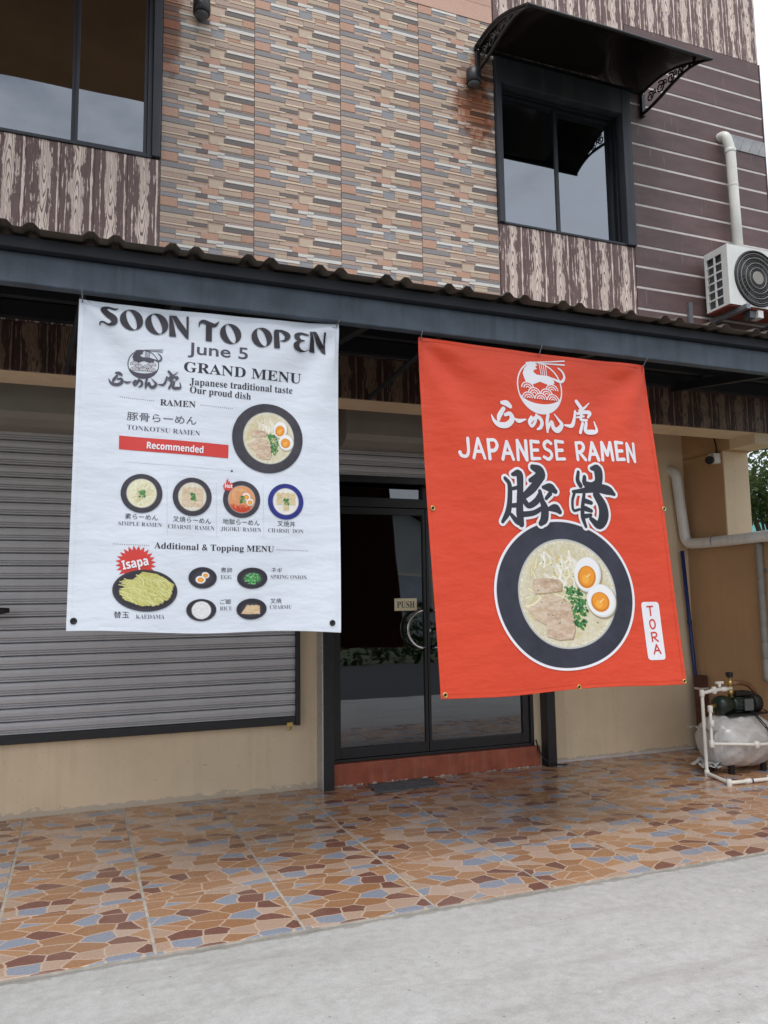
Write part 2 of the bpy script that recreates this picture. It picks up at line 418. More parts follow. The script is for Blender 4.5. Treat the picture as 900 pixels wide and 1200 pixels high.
def poly_sheet():
    t = NT('bronze_polycarbonate')
    t.set('Base Color', (0.016, 0.013, 0.012, 1)); t.set('Roughness', 0.16)
    tr = t.node('ShaderNodeBsdfTransparent', i_Color=(0.10, 0.08, 0.07, 1))
    mx = t.node('ShaderNodeMixShader'); mx.inputs[0].default_value = 0.25
    t.l.new(t.b.outputs[0], mx.inputs[1]); t.l.new(tr.outputs[0], mx.inputs[2]); t.l.new(mx.outputs[0], t.out.inputs['Surface'])
    return t.m
M['polycarb'] = poly_sheet()

def plastic_wrap():
    t = NT('plastic_wrap'); o = t.objc()
    n = t.noise(t.mapping(o, (1.0, 3.2, 0.8), rot=(0, R(35), 0)), 7, 4, 0.55)
    t.set('Base Color', t.ramp(n, [(0.3, S(176, 174, 172)), (0.7, S(214, 213, 211))]))
    t.set('Roughness', 0.2); t.set('Specular IOR Level', 0.7)
    t.bump(n, 0.5, 0.02)
    return t.m
M['wrap'] = plastic_wrap()

def leaf_mat(name, a, b):
    t = NT(name)
    c = t.ramp(t.noise(t.pos(), 5.0, 3), [(0.3, a), (0.7, b)])
    t.set('Base Color', c); t.set('Roughness', 0.55)
    tr = t.node('ShaderNodeBsdfTranslucent'); t.l.new(c, tr.inputs['Color'])
    mx = t.node('ShaderNodeMixShader'); mx.inputs[0].default_value = 0.3
    t.l.new(t.b.outputs[0], mx.inputs[1]); t.l.new(tr.outputs[0], mx.inputs[2]); t.l.new(mx.outputs[0], t.out.inputs['Surface'])
    return t.m
M['leaf'] = leaf_mat('leaf_green', (0.04, 0.075, 0.022), (0.11, 0.16, 0.05))
M['leaf_dark'] = leaf_mat('leaf_dark', (0.025, 0.05, 0.018), (0.07, 0.11, 0.035))

# ------------------------------------------------------------------ mesh helpers
COL = scene.collection
WORLD = {}
def V(p): return Vector(p)

def tag(o, label=None, cat=None, group=None, kind=None):
    if label: o['label'] = label
    if cat: o['category'] = cat
    if group: o['group'] = group
    if kind: o['kind'] = kind
    return o
def empty(name, loc, label=None, cat=None, group=None, parent=None):
    o = bpy.data.objects.new(name, None)
    o.empty_display_size = 0.1
    COL.objects.link(o)
    WORLD[o.name] = V(loc)
    if parent: o.parent = parent; o.location = V(loc) - WORLD[parent.name]
    else: o.location = loc
    return tag(o, label, cat, group)
def place(name, mesh, origin, parent=None, rot=None):
    o = bpy.data.objects.new(name, mesh)
    COL.objects.link(o)
    WORLD[o.name] = V(origin)
    o.location = V(origin) - (WORLD[parent.name] if parent else V((0, 0, 0)))
    if parent: o.parent = parent
    if rot: o.rotation_euler = rot
    return o

class MB:
    def __init__(s): s.v, s.f, s.c, s.sm = [], [], [], []
    def add(s, vs, fs, col=None, smooth=False):
        b = len(s.v); s.v += [tuple(p) for p in vs]
        s.f += [tuple(i + b for i in q) for q in fs]
        s.c += [col] * len(fs); s.sm += [smooth] * len(fs)
        return s
    def box(s, x0, x1, y0, y1, z0, z1, col=None):
        return s.add([(x0, y0, z0), (x1, y0, z0), (x1, y1, z0), (x0, y1, z0), (x0, y0, z1), (x1, y0, z1), (x1, y1, z1), (x0, y1, z1)],
                     [(3, 2, 1, 0), (4, 5, 6, 7), (0, 1, 5, 4), (1, 2, 6, 5), (2, 3, 7, 6), (3, 0, 4, 7)], col)
    def prism(s, poly, axis, a, b, col=None):
        """poly in the two other axes, extruded along axis from a to b"""
        n = len(poly)
        def mk(p, w): return {'x': (w, p[0], p[1]), 'y': (p[0], w, p[1]), 'z': (p[0], p[1], w)}[axis]
        return s.add([mk(p, a) for p in poly] + [mk(p, b) for p in poly],
                     [tuple(range(n))[::-1], tuple(range(n, 2 * n))] + [(i, (i + 1) % n, n + (i + 1) % n, n + i) for i in range(n)], col)
    def tube(s, path, r, n=10, closed=False, caps=True, col=None):
        P = [V(p) for p in path]; m = len(P); rs = r if isinstance(r, (list, tuple)) else [r] * m
        vs = []; prev = None
        for i in range(m):
            if closed: d = P[(i + 1) % m] - P[i - 1]
            else: d = P[min(i + 1, m - 1)] - P[max(i - 1, 0)]
            d.normalize()
            if prev is None:
                a = d.cross(V((0, 0, 1)));
                if a.length < 1e-3: a = d.cross(V((1, 0, 0)))
            else: a = prev - d * prev.dot(d)
            a.normalize(); prev = a; b = d.cross(a)
            vs += [P[i] + (a * math.cos(2 * math.pi * k / n) + b * math.sin(2 * math.pi * k / n)) * rs[i] for k in range(n)]
        fs = [(i * n + k, i * n + (k + 1) % n, ((i + 1) % m) * n + (k + 1) % n, ((i + 1) % m) * n + k) for i in range(m if closed else m - 1) for k in range(n)]
        s.add(vs, fs, col, True)
        if caps and not closed:
            b = len(s.v) - m * n
            s.f += [tuple(b + k for k in range(n))[::-1], tuple(b + (m - 1) * n + k for k in range(n))]; s.c += [col] * 2; s.sm += [False] * 2
        return s
    def lathe(s, base, axis, prof, n=24, col=None, smooth=True):
        """prof: (distance along axis, radius)"""
        ax = V(axis).normalized(); a = ax.cross(V((0, 0, 1)))
        if a.length < 1e-3: a = V((1, 0, 0))
        a.normalize(); b = ax.cross(a); vs = []
        for h, r in prof: vs += [V(base) + ax * h + (a * math.cos(2 * math.pi * k / n) + b * math.sin(2 * math.pi * k / n)) * max(r, 1e-4) for k in range(n)]
        m = len(prof)
        s.add(vs, [(i * n + k, i * n + (k + 1) % n, (i + 1) * n + (k + 1) % n, (i + 1) * n + k) for i in range(m - 1) for k in range(n)], col, smooth)
        b0 = len(s.v) - m * n
        s.f += [tuple(b0 + k for k in range(n))[::-1], tuple(b0 + (m - 1) * n + k for k in range(n))]; s.c += [col] * 2; s.sm += [False] * 2
        return s
    def mesh(s, name, mat, origin=(0, 0, 0)):
        me = bpy.data.meshes.new(name)
        ox, oy, oz = origin
        me.from_pydata([(x - ox, y - oy, z - oz) for x, y, z in s.v], [], s.f)
        if isinstance(mat, str): mat = M[mat]
        me.materials.append(mat)
        me.polygons.foreach_set('use_smooth', s.sm)
        if any(c is not None for c in s.c):
            ca = me.color_attributes.new('Col', 'FLOAT_COLOR', 'CORNER')
            arr = np.ones((len(me.loops), 4), np.float32); k = 0
            for p, c in zip(s.f, s.c):
                if c is not None: arr[k:k + len(p)] = c
                k += len(p)
            ca.data.foreach_set('color', arr.ravel())
        me.update()
        return me
    def build(s, name, mat, parent=None, origin=None, bevel=0.0, fix=True):
        org = V(origin) if origin is not None else (WORLD[parent.name] if parent else V((0, 0, 0)))
        me = s.mesh(name, mat, org)
        if fix:
            bm = bmesh.new(); bm.from_mesh(me); bmesh.ops.recalc_face_normals(bm, faces=bm.faces); bm.to_mesh(me); bm.free()
        o = place(name, me, org, parent)
        if bevel:
            md = o.modifiers.new('bevel', 'BEVEL'); md.width = bevel; md.segments = 2; md.limit_method = 'ANGLE'; md.angle_limit = R(40)
        return o

def box(name, mat, parent, x0, x1, y0, y1, z0, z1, bevel=0.0, origin=None):
    return MB().box(x0, x1, y0, y1, z0, z1).build(name, mat, parent, origin, bevel)
def rod(name, mat, parent, path, r, n=10):
    return MB().tube(path, r, n).build(name, mat, parent)
def bend(pts, rad, n=6):
    """polyline with rounded corners"""
    P = [V(p) for p in pts]; out = [P[0]]
    for i in range(1, len(P) - 1):
        a = (P[i - 1] - P[i]).normalized(); b = (P[i + 1] - P[i]).normalized()
        for k in range(n + 1):
            t = k / n; p0 = P[i] + a * rad; p1 = P[i] + b * rad
            out.append(p0 * (1 - t) ** 2 + P[i] * 2 * t * (1 - t) + p1 * t * t)
    return out + [P[-1]]
# ------------------------------------------------------------------ ground
Y1, Y2 = 5.70, 4.83                   # ground-floor wall face, upper-storey face
PORCH_Y0 = 3.34

def sheet_grid(name, mat, x0, x1, y0, y1, z, nx=1, ny=1):
    xs = [x0 + (x1 - x0) * i / nx for i in range(nx + 1)]; ys = [y0 + (y1 - y0) * i / ny for i in range(ny + 1)]
    b = MB(); b.add([(x, y, z) for y in ys for x in xs], [(j * (nx + 1) + i, j * (nx + 1) + i + 1, (j + 1) * (nx + 1) + i + 1, (j + 1) * (nx + 1) + i) for j in range(ny) for i in range(nx)])
    return b.build(name, mat, fix=False)
tag(sheet_grid('ground', 'earth', -600, 600, -600, 600, -0.16), kind='structure')
tag(MB().box(-30, 30, -4.6, 1.0, -0.20, -0.030).build('road', 'asphalt'), kind='structure')
# concrete apron with a hand-trowelled, slightly wavy edge against the tiles
ap = MB()
nx = 150; xs = [-8 + 16 * i / nx for i in range(nx + 1)]
def edge_y(x): return PORCH_Y0 - 0.004 + 0.010 * math.sin(x * 9.1) * math.sin(x * 3.3 + 1) + 0.005 * math.sin(x * 31)
for i in range(nx):
    a, b_ = xs[i], xs[i + 1]
    ap.add([(a, 1.0, -0.012), (b_, 1.0, -0.012), (b_, edge_y(b_) - 0.03, -0.006), (a, edge_y(a) - 0.03, -0.006), (b_, edge_y(b_), -0.0125), (a, edge_y(a), -0.0125)], [(0, 1, 2, 3), (3, 2, 4, 5)])
ap.add([(-8, 1.0, -0.012), (8, 1.0, -0.012), (8, 1.0, -0.2), (-8, 1.0, -0.2)], [(3, 2, 1, 0)])
tag(ap.build('concrete_pavement', 'concrete'), kind='structure')

porch = tag(MB().box(-4.0, 5.48, PORCH_Y0, 5.90, -0.15, -0.0035).build('porch_floor', 'grout_floor', origin=(0, PORCH_Y0, 0)), kind='structure')
TILE = 0.60
def tile_mesh(w, d, ox, oy):
    """slab whose local origin is the full tile's corner, so cut tiles keep their print"""
    b = MB(); e = 0.0012
    top = [(ox + e, oy + e), (ox + w - e, oy + e), (ox + w - e, oy + d - e), (ox + e, oy + d - e)]
    bot = [(ox, oy), (ox + w, oy), (ox + w, oy + d), (ox, oy + d)]
    b.add([(x, y, -0.01) for x, y in bot] + [(x, y, -e) for x, y in bot] + [(x, y, 0) for x, y in top],
          [(0, 1, 5, 4), (1, 2, 6, 5), (2, 3, 7, 6), (3, 0, 4, 7), (4, 5, 9, 8), (5, 6, 10, 9), (6, 7, 11, 10), (7, 4, 8, 11), (8, 9, 10, 11)])
    return b.mesh('floor_tile', 'floor_tile')
full_tile = tile_mesh(TILE - 0.014, TILE - 0.0015, 0.007, 0.0007)
last_row = tile_mesh(TILE - 0.014, 5.695 - (PORCH_Y0 + 1.8), 0.007, 0.0007)
cut_col = tile_mesh(5.195 - 5.12 - 0.0035, TILE - 0.0015, 0.0035, 0.0007)
for i in range(-7, 9):
    for j in range(4):
        x = 0.32 + TILE * i; y = PORCH_Y0 + TILE * j
        me = cut_col if i == 8 else (last_row if j == 3 else full_tile)
        if i == 8 and j == 3: continue
        place('floor_tile', me, (x, y, 0.0), porch)

# ------------------------------------------------------------------ the building
B = empty('restaurant_building', (0, Y1, 0), 'two-storey shop building with stone-strip tiles, wood-grain boards and cream ground floor', 'building')
XL, XR, XE = -4.0, 5.20, 5.48
w = MB()
w.box(XL, 1.672, Y1, 5.90, -0.1, 0.47)               # below the long shutter
w.box(1.50, 1.672, Y1, 5.90, 0.47, 3.0)              # pier between shutter and door
w.box(3.503, XR, Y1, 5.90, -0.1, 3.0)                # right of the door
w.box(1.672, 3.503, Y1, 5.90, 2.36, 3.0)
w.box(XL, 1.50, Y1, 5.90, 2.52, 3.0)
w.box(1.672, 3.503, Y1 + 0.03, 5.90, -0.1, 0.0)
w.build('ground_floor_wall', 'wall', B)
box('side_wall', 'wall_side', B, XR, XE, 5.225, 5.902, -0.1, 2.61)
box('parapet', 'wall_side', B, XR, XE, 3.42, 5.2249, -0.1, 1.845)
box('jamb', 'wall', B, XR + 0.004, XE + 0.002, 5.213, 5.2245, 1.846, 2.604)
box('front_beam', 'wall', B, XL, XE + 0.02, Y2 + 0.022, 5.13, 2.69, 3.02, 0.004)
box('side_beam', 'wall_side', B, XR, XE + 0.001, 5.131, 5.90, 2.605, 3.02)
box('side_beam_return', 'wall', B, XR, XE + 0.001, 4.86, 5.1305, 2.605, 2.6895)
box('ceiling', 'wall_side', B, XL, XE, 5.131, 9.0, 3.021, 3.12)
uw = MB(); Z1 = 6.75
uw.box(XL, -1.45, Y2 + 0.022, 5.05, 3.021, Z1)
uw.box(-1.45, 0.405, Y2 + 0.022, 5.05, 3.021, 4.125); uw.box(-1.45, 0.405, Y2 + 0.022, 5.05, 5.45, Z1)
uw.box(0.405, 2.83, Y2 + 0.022, 5.05, 3.021, Z1)
uw.box(2.83, 4.045, Y2 + 0.022, 5.05, 3.021, 4.115); uw.box(2.83, 4.045, Y2 + 0.022, 5.05, 5.42, Z1)
uw.box(4.045, XE + 0.02, Y2 + 0.022, 5.05, 3.021, Z1)
uw.build('upper_wall', 'grout_white', B)
sh = MB()
sh.box(XL, XL + 0.15, 5.051, 9.0, -0.1, Z1); sh.box(XE - 0.15, XE, 5.91, 9.0, -0.1, 3.0); sh.box(XE - 0.15, XE, 5.051, 9.0, 3.121, Z1)
sh.box(XL, XE, 9.0, 9.15, -0.1, Z1)
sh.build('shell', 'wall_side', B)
box('roof', 'hood', B, XL - 0.1, XE + 0.1, Y2 + 0.02, 9.3, Z1 + 0.002, Z1 + 0.15)
box('interior_floor', 'interior', B, XL + 0.15, XE - 0.15, 5.905, 8.99, 0.10, 0.17)
box('skirting', 'grout_white', B, 3.66, XR, Y1 - 0.012, Y1 - 0.0005, 0.0005, 0.022, 0.003)

# --- stone-strip tiles: one moulded design repeated, 60 x 30 cm
PAL = {'w': S(222, 218, 212), 'c': S(222, 202, 180), 'g': S(140, 136, 137), 'b': S(146, 146, 150), 'd': S(116, 109, 108), 'p': S(188, 163, 149), 'o': S(192, 152, 132), 't': S(194, 174, 155), 'n': S(162, 143, 133), 's': S(182, 160, 147)}
STRIPS = [  # x0, x1, y0, y1 in 760 x 358 units from the top-left, colour, relief mm
 (0,135,0,72,'o',4),(135,390,-4,25,'w',6),(135,285,25,52,'b',3),(285,390,26,54,'s',4),(135,220,53,80,'p',3),(0,265,80,122,'g',5),(0,135,73,79,'n',2),
 (220,535,64,81,'c',6),(390,500,-14,61,'b',3),(500,635,-22,35,'t',4),(500,535,36,62,'p',3),(535,635,36,62,'o',3),(635,760,-11,14,'g',4),(635,760,15,39,'s',2),(635,760,40,60,'c',5),(535,760,63,92,'t',4),(535,760,93,126,'p',3),
 (265,425,82,122,'p',3),(425,545,82,130,'s',4),(265,425,123,141,'c',6),(0,265,123,160,'t',3),(0,215,161,198,'p',4),(215,380,172,197,'d',3),(215,380,142,171,'t',4),(380,545,131,150,'n',3),(545,760,127,142,'s',3),
 (0,270,199,216,'c',6),(0,125,244,286,'g',4),(0,215,217,243,'s',3),(125,325,273,292,'w',6),(215,380,217,246,'p',4),(125,300,247,272,'t',3),(0,125,287,322,'p',3),(0,175,325,356,'b',4),(175,280,322,355,'t',4),(125,280,293,321,'s',3),
 (280,375,290,324,'d',4),(280,450,325,352,'p',3),(325,465,235,289,'o',4),(385,505,166,234,'t',5),(520,760,143,167,'w',6),(505,760,168,205,'d',3),(460,655,211,230,'c',6),(465,655,231,270,'t',4),(655,760,209,270,'o',5),
 (375,515,290,320,'w',6),(450,760,308,338,'w',6),(515,760,282,307,'g',3),(465,655,271,281,'n',3),(655,760,271,281,'s',3),(375,450,321,335,'s',3)]
def clad_mesh(wid):
    b = MB(); hh = 0.30; sx = wid / 760.0; sy = hh / 358.0
    b.box(0.0005, wid - 0.0005, 0.008, 0.019, -hh + 0.0004, -0.0004, S(176, 150, 132))
    rr = random.Random(5)
    for x0, x1, y0, y1, c, h in STRIPS:
        k = 0.93 + rr.random() * 0.14
        col = tuple(min(1, q * k) for q in PAL[c][:3]) + (1,)
        parts = [(max(y0, 0), min(y1, 358))]
        if y0 < 0: parts.append((y0 + 358, 358))
        for a, e in parts:
            X0, X1, Z0, Z1_ = x0 * sx + 0.0008, x1 * sx - 0.0008, -e * sy + 0.0005, -a * sy - 0.0005
            f = 0.0085 - h * 0.001; g = 0.0010
            b.add([(X0, 0.0082, Z0), (X1, 0.0082, Z0), (X1, 0.0082, Z1_), (X0, 0.0082, Z1_), (X0 + g, f, Z0 + g), (X1 - g, f, Z0 + g), (X1 - g, f, Z1_ - g), (X0 + g, f, Z1_ - g)],
                  [(4, 5, 6, 7), (0, 1, 5, 4), (1, 2, 6, 5), (2, 3, 7, 6), (3, 0, 4, 7)], col)
    return b.mesh('wall_tile', 'clad')
cols_x = [(0.409, 0.590), (1.001, 0.598), (1.601, 0.598), (2.201, 0.612)]
for cx, wd in cols_x:
    me = clad_mesh(wd)
    for r in range(9):
        place('wall_tile', me, (cx, Y2, 3.29 + 0.30 * r), B)
for k in range(3):
    for cx, wd in cols_x[2:]:
        MB().box(cx, cx + wd, Y2 + 0.002, Y2 + 0.02, 5.695 + 0.14 * k, 5.832 + 0.14 * k, tuple(q * (1 - 0.06 * k) for q in S(206, 168, 150)[:3]) + (1,)).build('wood_tile', 'clad', B, (cx, Y2, 5.7 + 0.14 * k))

# --- wood-grain boards
PW = 0.19
def boards(x0, x1, z0, z1, y=Y2, name='wood_board', mat='wood_print'):
    n = max(1, round((x1 - x0) / PW)); wd = (x1 - x0) / n
    b = MB(); e = 0.0015; hw = wd / 2 - 0.0006; hz = (z1 - z0) / 2
    b.prism([(-hw, 0.02), (-hw, e), (-hw + e, 0.0), (hw - e, 0.0), (hw, e), (hw, 0.02)], 'z', -hz, hz)
    me = b.mesh(name, mat)
    for i in range(n): place(name, me, (x0 + wd * (i + 0.5), y, (z0 + z1) / 2), B)
boards(-2.83, 0.402, 2.985, 4.115)
boards(2.826, 4.046, 2.985, 4.108)
boards(-2.85, 5.50, 2.692, 2.980, Y2 - 0.004, 'fascia_board', 'wood_shaded')
boards(2.826, 4.046, 5.435, Z1)
boards(4.05, 5.50, 6.035, Z1)

# --- brown siding with pale open joints
zt = 6.03; k = 0
while zt > 3.0:
    box('siding_board', 'siding', B, 4.050, 5.50, Y2 - 0.002 + 0.0015 * math.sin(k * 2.3), Y2 + 0.0205, zt - 0.1545, zt, 0.002)
    box('joint_strip', 'grout_white', B, 4.051, 5.499, Y2 + 0.0005, Y2 + 0.0205, zt - 0.1732, zt - 0.1547)
    zt -= 0.1733; k += 1
pt = MB(); pt.box(5.045, 5.502, Y2 - 0.010, Y2 - 0.0045, 5.160, 5.292)
patch = pt.build('repair_panel', 'patch', B)
for q in range(4):
    rod('seam', 'galv', patch, [(5.10 + q * 0.105, Y2 - 0.0105, 5.165), (5.17 + q * 0.105, Y2 - 0.0105, 5.288)], 0.0022, 6)
box('corner_trim', 'siding', B, 5.5025, 5.512, Y2 - 0.006, 5.05, 3.0, 6.03)

# --- windows
def window(x0, x1, z0, z1, yf, mull, depth, fw, label, fmat='dark_frame'):
    win = MB()
    for a, b_, c, d in ((x0, x0 + fw, z0, z1), (x1 - fw, x1, z0, z1), (x0 + fw, x1 - fw, z0, z0 + fw * 0.8), (x0 + fw, x1 - fw, z1 - fw, z1)):
        win.box(a, b_, yf, yf + depth, c, d)
    wo = win.build('window', fmat, B, bevel=0.002)
    wo['label'] = label
    for i, m in enumerate(mull[:-1]):
        a, b_ = m, mull[i + 1]; ys = yf + 0.02 + (0.014 if i % 2 else 0.0); sw = 0.020
        sash = MB()
        A, Bq, Cz, Dz = max(a - 0.0, x0 + fw + 0.001), min(b_, x1 - fw - 0.001), z0 + fw * 0.8 + 0.001, z1 - fw - 0.001
        sash.box(A, A + sw, ys, ys + 0.026, Cz, Dz); sash.box(Bq - sw, Bq, ys, ys + 0.026, Cz, Dz)
        sash.box(A + sw, Bq - sw, ys, ys + 0.026, Cz, Cz + 0.018); sash.box(A + sw, Bq - sw, ys, ys + 0.026, Dz - 0.02, Dz)
        sash.build('sash', fmat, wo, bevel=0.0015)
        box('pane', 'window_glass', wo, A + sw - 0.004, Bq - sw + 0.004, ys + 0.010, ys + 0.016, Cz + 0.014, Dz - 0.016)
    return wo
wl_ = window(-1.30, 0.352, 4.128, 5.44, Y2 + 0.012, [-1.30, -0.70, -0.1, 0.352], 0.07, 0.028, 'dark framed sliding window above the white menu banner')
su = MB(); su.box(0.353, 0.404, Y2 - 0.022, 4.95, 4.127, 5.45); su.box(-1.45, -1.301, Y2 - 0.022, 4.95, 4.127, 5.45); su.box(-1.301, 0.353, Y2 - 0.012, 4.95, 4.1165, 4.1275)
su.build('surround', 'dark_surround', wl_, bevel=0.003)
wr_ = window(2.862, 3.962, 4.128, 5.21, Y2 + 0.045, [2.862, 3.395, 3.962], 0.07, 0.022, 'dark framed sliding window beneath the curved canopy', 'window_black')
su = MB()
su.box(2.818, 2.861, Y2 - 0.032, 5.04, 4.112, 5.4195); su.box(3.963, 4.048, Y2 - 0.032, 5.04, 4.112, 5.4195); su.box(2.861, 3.963, Y2 - 0.030, 5.04, 5.2115, 5.4195); su.box(2.861, 3.963, Y2 - 0.010, 5.04, 4.1105, 4.1275)
su.build('surround', 'dark_surround', wr_, bevel=0.003)
# slab canopy over the left window (its underside shows in the glass)
box('eave', 'eave_brown', B, -2.6, 0.46, Y2 - 1.42, Y2 - 0.002, 5.452, 5.56, 0.006)

# --- roller shutters
SLAT = 0.0835
def slat_mesh(wid):
    prof = [(0.0, 0.020), (0.0055, 0.002), (0.012, 0.002), (0.0165, 0.011), (0.021, 0.002), (0.0265, 0.001), (0.031, 0.010), (0.035, 0.001), (0.058, -0.002), (0.0755, 0.002), (0.0805, 0.016)]
    b = MB(); n = len(prof)
    fr = [(0.0, y, z) for z, y in prof] + [(0.0, 0.024, z) for z, y in prof[::-1]]
    m = len(fr)
    b.add([(-wid / 2, y, z) for _, y, z in fr] + [(wid / 2, y, z) for _, y, z in fr], [(i, (i + 1) % m, m + (i + 1) % m, m + i) for i in range(m)] + [tuple(range(m))[::-1], tuple(range(m, 2 * m))])
    return b.mesh('slat', 'shutter')
def shutter(x0, x1, z0, ztop, yf, zlow, label, hood_x0, hood_x1):
    s = empty('roller_shutter', ((x0 + x1) / 2, yf, z0), parent=B); s['label'] = label
    me = slat_mesh(x1 - x0)
    z = zlow + 0.058 if zlow < 1 else zlow
    while z < ztop:
        place('slat', me, ((x0 + x1) / 2, yf + random.uniform(-0.0012, 0.0012), z), s)
        z += SLAT
    box('backing', 'rubber', s, x0, x1, yf + 0.0245, yf + 0.030, zlow, ztop - 0.005)
    h = MB(); h.prism([(5.36, 2.98), (5.36, 2.575), (5.385, 2.535), (5.47, 2.50), (Y1 - 0.001, 2.50), (Y1 - 0.001, 2.98)], 'x', hood_x0, hood_x1)
    h.build('hood', 'hood', s, bevel=0.003)
    return s
s1 = shutter(-3.4, 1.492, 0.47, 2.51, Y1 - 0.040, 0.47, 'long grey roller shutter behind the white menu banner', -3.45, 1.55)
bb = MB(); bb.box(-3.4, 1.49, Y1 - 0.052, Y1 - 0.0005, 0.472, 0.530); bb.build('bottom_bar', 'black_metal', s1, bevel=0.003)
box('guide_rail', 'black_metal', s1, 1.488, 1.524, Y1 - 0.062, Y1 - 0.0008, 0.465, 2.50, 0.003)
lk = MB(); lk.box(1.42, 1.462, Y1 - 0.078, Y1 - 0.053, 0.462, 0.492); lk.tube([(1.43, Y1 - 0.066, 0.462), (1.43, Y1 - 0.066, 0.437), (1.452, Y1 - 0.066, 0.437), (1.452, Y1 - 0.066, 0.462)], 0.005, 6)
lk.build('padlock', 'brass', s1)
rod('pull_handle', 'rubber', s1, [(-0.85, Y1 - 0.14, 1.30), (-0.44, Y1 - 0.15, 1.322), (-0.405, Y1 - 0.15, 1.324)], [0.018, 0.020, 0.014], 12)
rod('handle_bracket', 'black_metal', s1, [(-0.80, Y1 - 0.04, 1.30), (-0.80, Y1 - 0.135, 1.303)], 0.012, 8)
s2 = shutter(1.765, 3.565, 2.30, 2.51, Y1 - 0.120, 2.30, 'rolled-up grey shutter over the glass door', 1.80, 3.66)
box('guide_rail', 'black_metal', s2, 1.674, 1.756, Y1 - 0.135, Y1 - 0.0008, 0.0006, 2.50, 0.003)
box('guide_trim', 'aluminium', s2, 1.664, 1.6735, Y1 - 0.137, Y1 - 0.0008, 0.0006, 2.36, 0.001)
box('guide_rail', 'black_metal', s2, 3.572, 3.652, Y1 - 0.105, Y1 - 0.0008, 0.0006, 2.50, 0.003)
box('bottom_bar', 'black_metal', s2, 1.765, 3.565, Y1 - 0.128, Y1 - 0.088, 2.252, 2.2995, 0.002)

# --- doorstep, door frame and leaves
st = MB(); st.box(1.758, 3.535, Y1 - 0.045, Y1 + 0.029, 0.0006, 0.160); step = st.build('doorstep', 'step', B, bevel=0.006)
ch = MB(); rr = random.Random(3)
x = 1.765
while x < 3.52:
    wd = rr.uniform(0.012, 0.06); hz = rr.uniform(0.004, 0.016)
    if rr.random() < 0.75: ch.prism([(x, 0.0008), (x + wd, 0.0008), (x + wd * 0.8, hz), (x + wd * 0.3, hz * 0.8)], 'y', Y1 - 0.050, Y1 - 0.0445)
    x += wd + 0.002
tag(ch.build('mortar_edge', 'step_edge', step), kind='stuff')
DF = Y1 - 0.012
fr = MB()
fr.box(1.760, 1.790, DF, DF + 0.10, 0.162, 2.345); fr.box(3.472, 3.502, DF, DF + 0.10, 0.162, 2.345)
fr.box(1.790, 3.472, DF, DF + 0.10, 2.310, 2.345); fr.box(1.790, 3.472, DF - 0.004, DF + 0.10, 2.078, 2.150); fr.box(1.790, 3.472, DF + 0.01, DF + 0.10, 0.162, 0.182)
dframe = fr.build('door_frame', 'black_metal', B, bevel=0.002)
for a, b_ in ((1.790, 2.545), (2.598, 3.472)):
    box('transom_pane', 'door_glass', dframe, a, b_, DF + 0.040, DF + 0.046, 2.150, 2.310)
box('transom_post', 'black_metal', dframe, 2.545, 2.598, DF - 0.002, DF + 0.09, 2.150, 2.310)
def leaf(x0, x1, hx, sgn, label):
    lf = MB(); y0, y1 = DF + 0.018, DF + 0.062
    lf.box(x0, x0 + 0.058 if sgn < 0 else x0 + 0.022, y0, y1, 0.186, 2.074); lf.box(x1 - (0.022 if sgn < 0 else 0.058), x1, y0, y1, 0.186, 2.074)
    xa, xb = (x0 + 0.058, x1 - 0.022) if sgn < 0 else (x0 + 0.022, x1 - 0.058)
    lf.box(xa, xb, y0, y1, 0.186, 0.262); lf.box(xa, xb, y0, y1, 2.022, 2.074)
    o = lf.build('door_leaf', 'black_metal', B, bevel=0.002); o['label'] = label
    box('pane', 'door_glass', o, xa - 0.003, xb + 0.003, y0 + 0.018, y0 + 0.026, 0.258, 2.026)
    pts = []
    for k in range(17):
        t = math.pi * k / 16
        pts.append((hx + sgn * 0.135 * math.sin(t), DF - 0.030, 1.125 + 0.145 * math.cos(t)))
    hd = MB(); hd.tube([(hx, DF + 0.018, pts[0][2])] + [pts[0]] + pts[1:-1] + [pts[-1], (hx, DF + 0.018, pts[-1][2])], 0.011, 10)
    hd.build('handle', 'steel', o)
    return o
lf1 = leaf(1.794, 2.569, 2.522, -1, 'left glass door leaf with the push plate')
lf2 = leaf(2.574, 3.470, 2.622, 1, 'right glass door leaf behind the red banner')
box('lock', 'steel', lf2, 2.585, 2.603, DF + 0.010, DF + 0.0175, 1.10, 1.125, 0.002)
plate = box('push_plate', 'sign_cream', lf1, 2.302, 2.492, DF + 0.030, DF + 0.0345, 1.270, 1.366, 0.002)
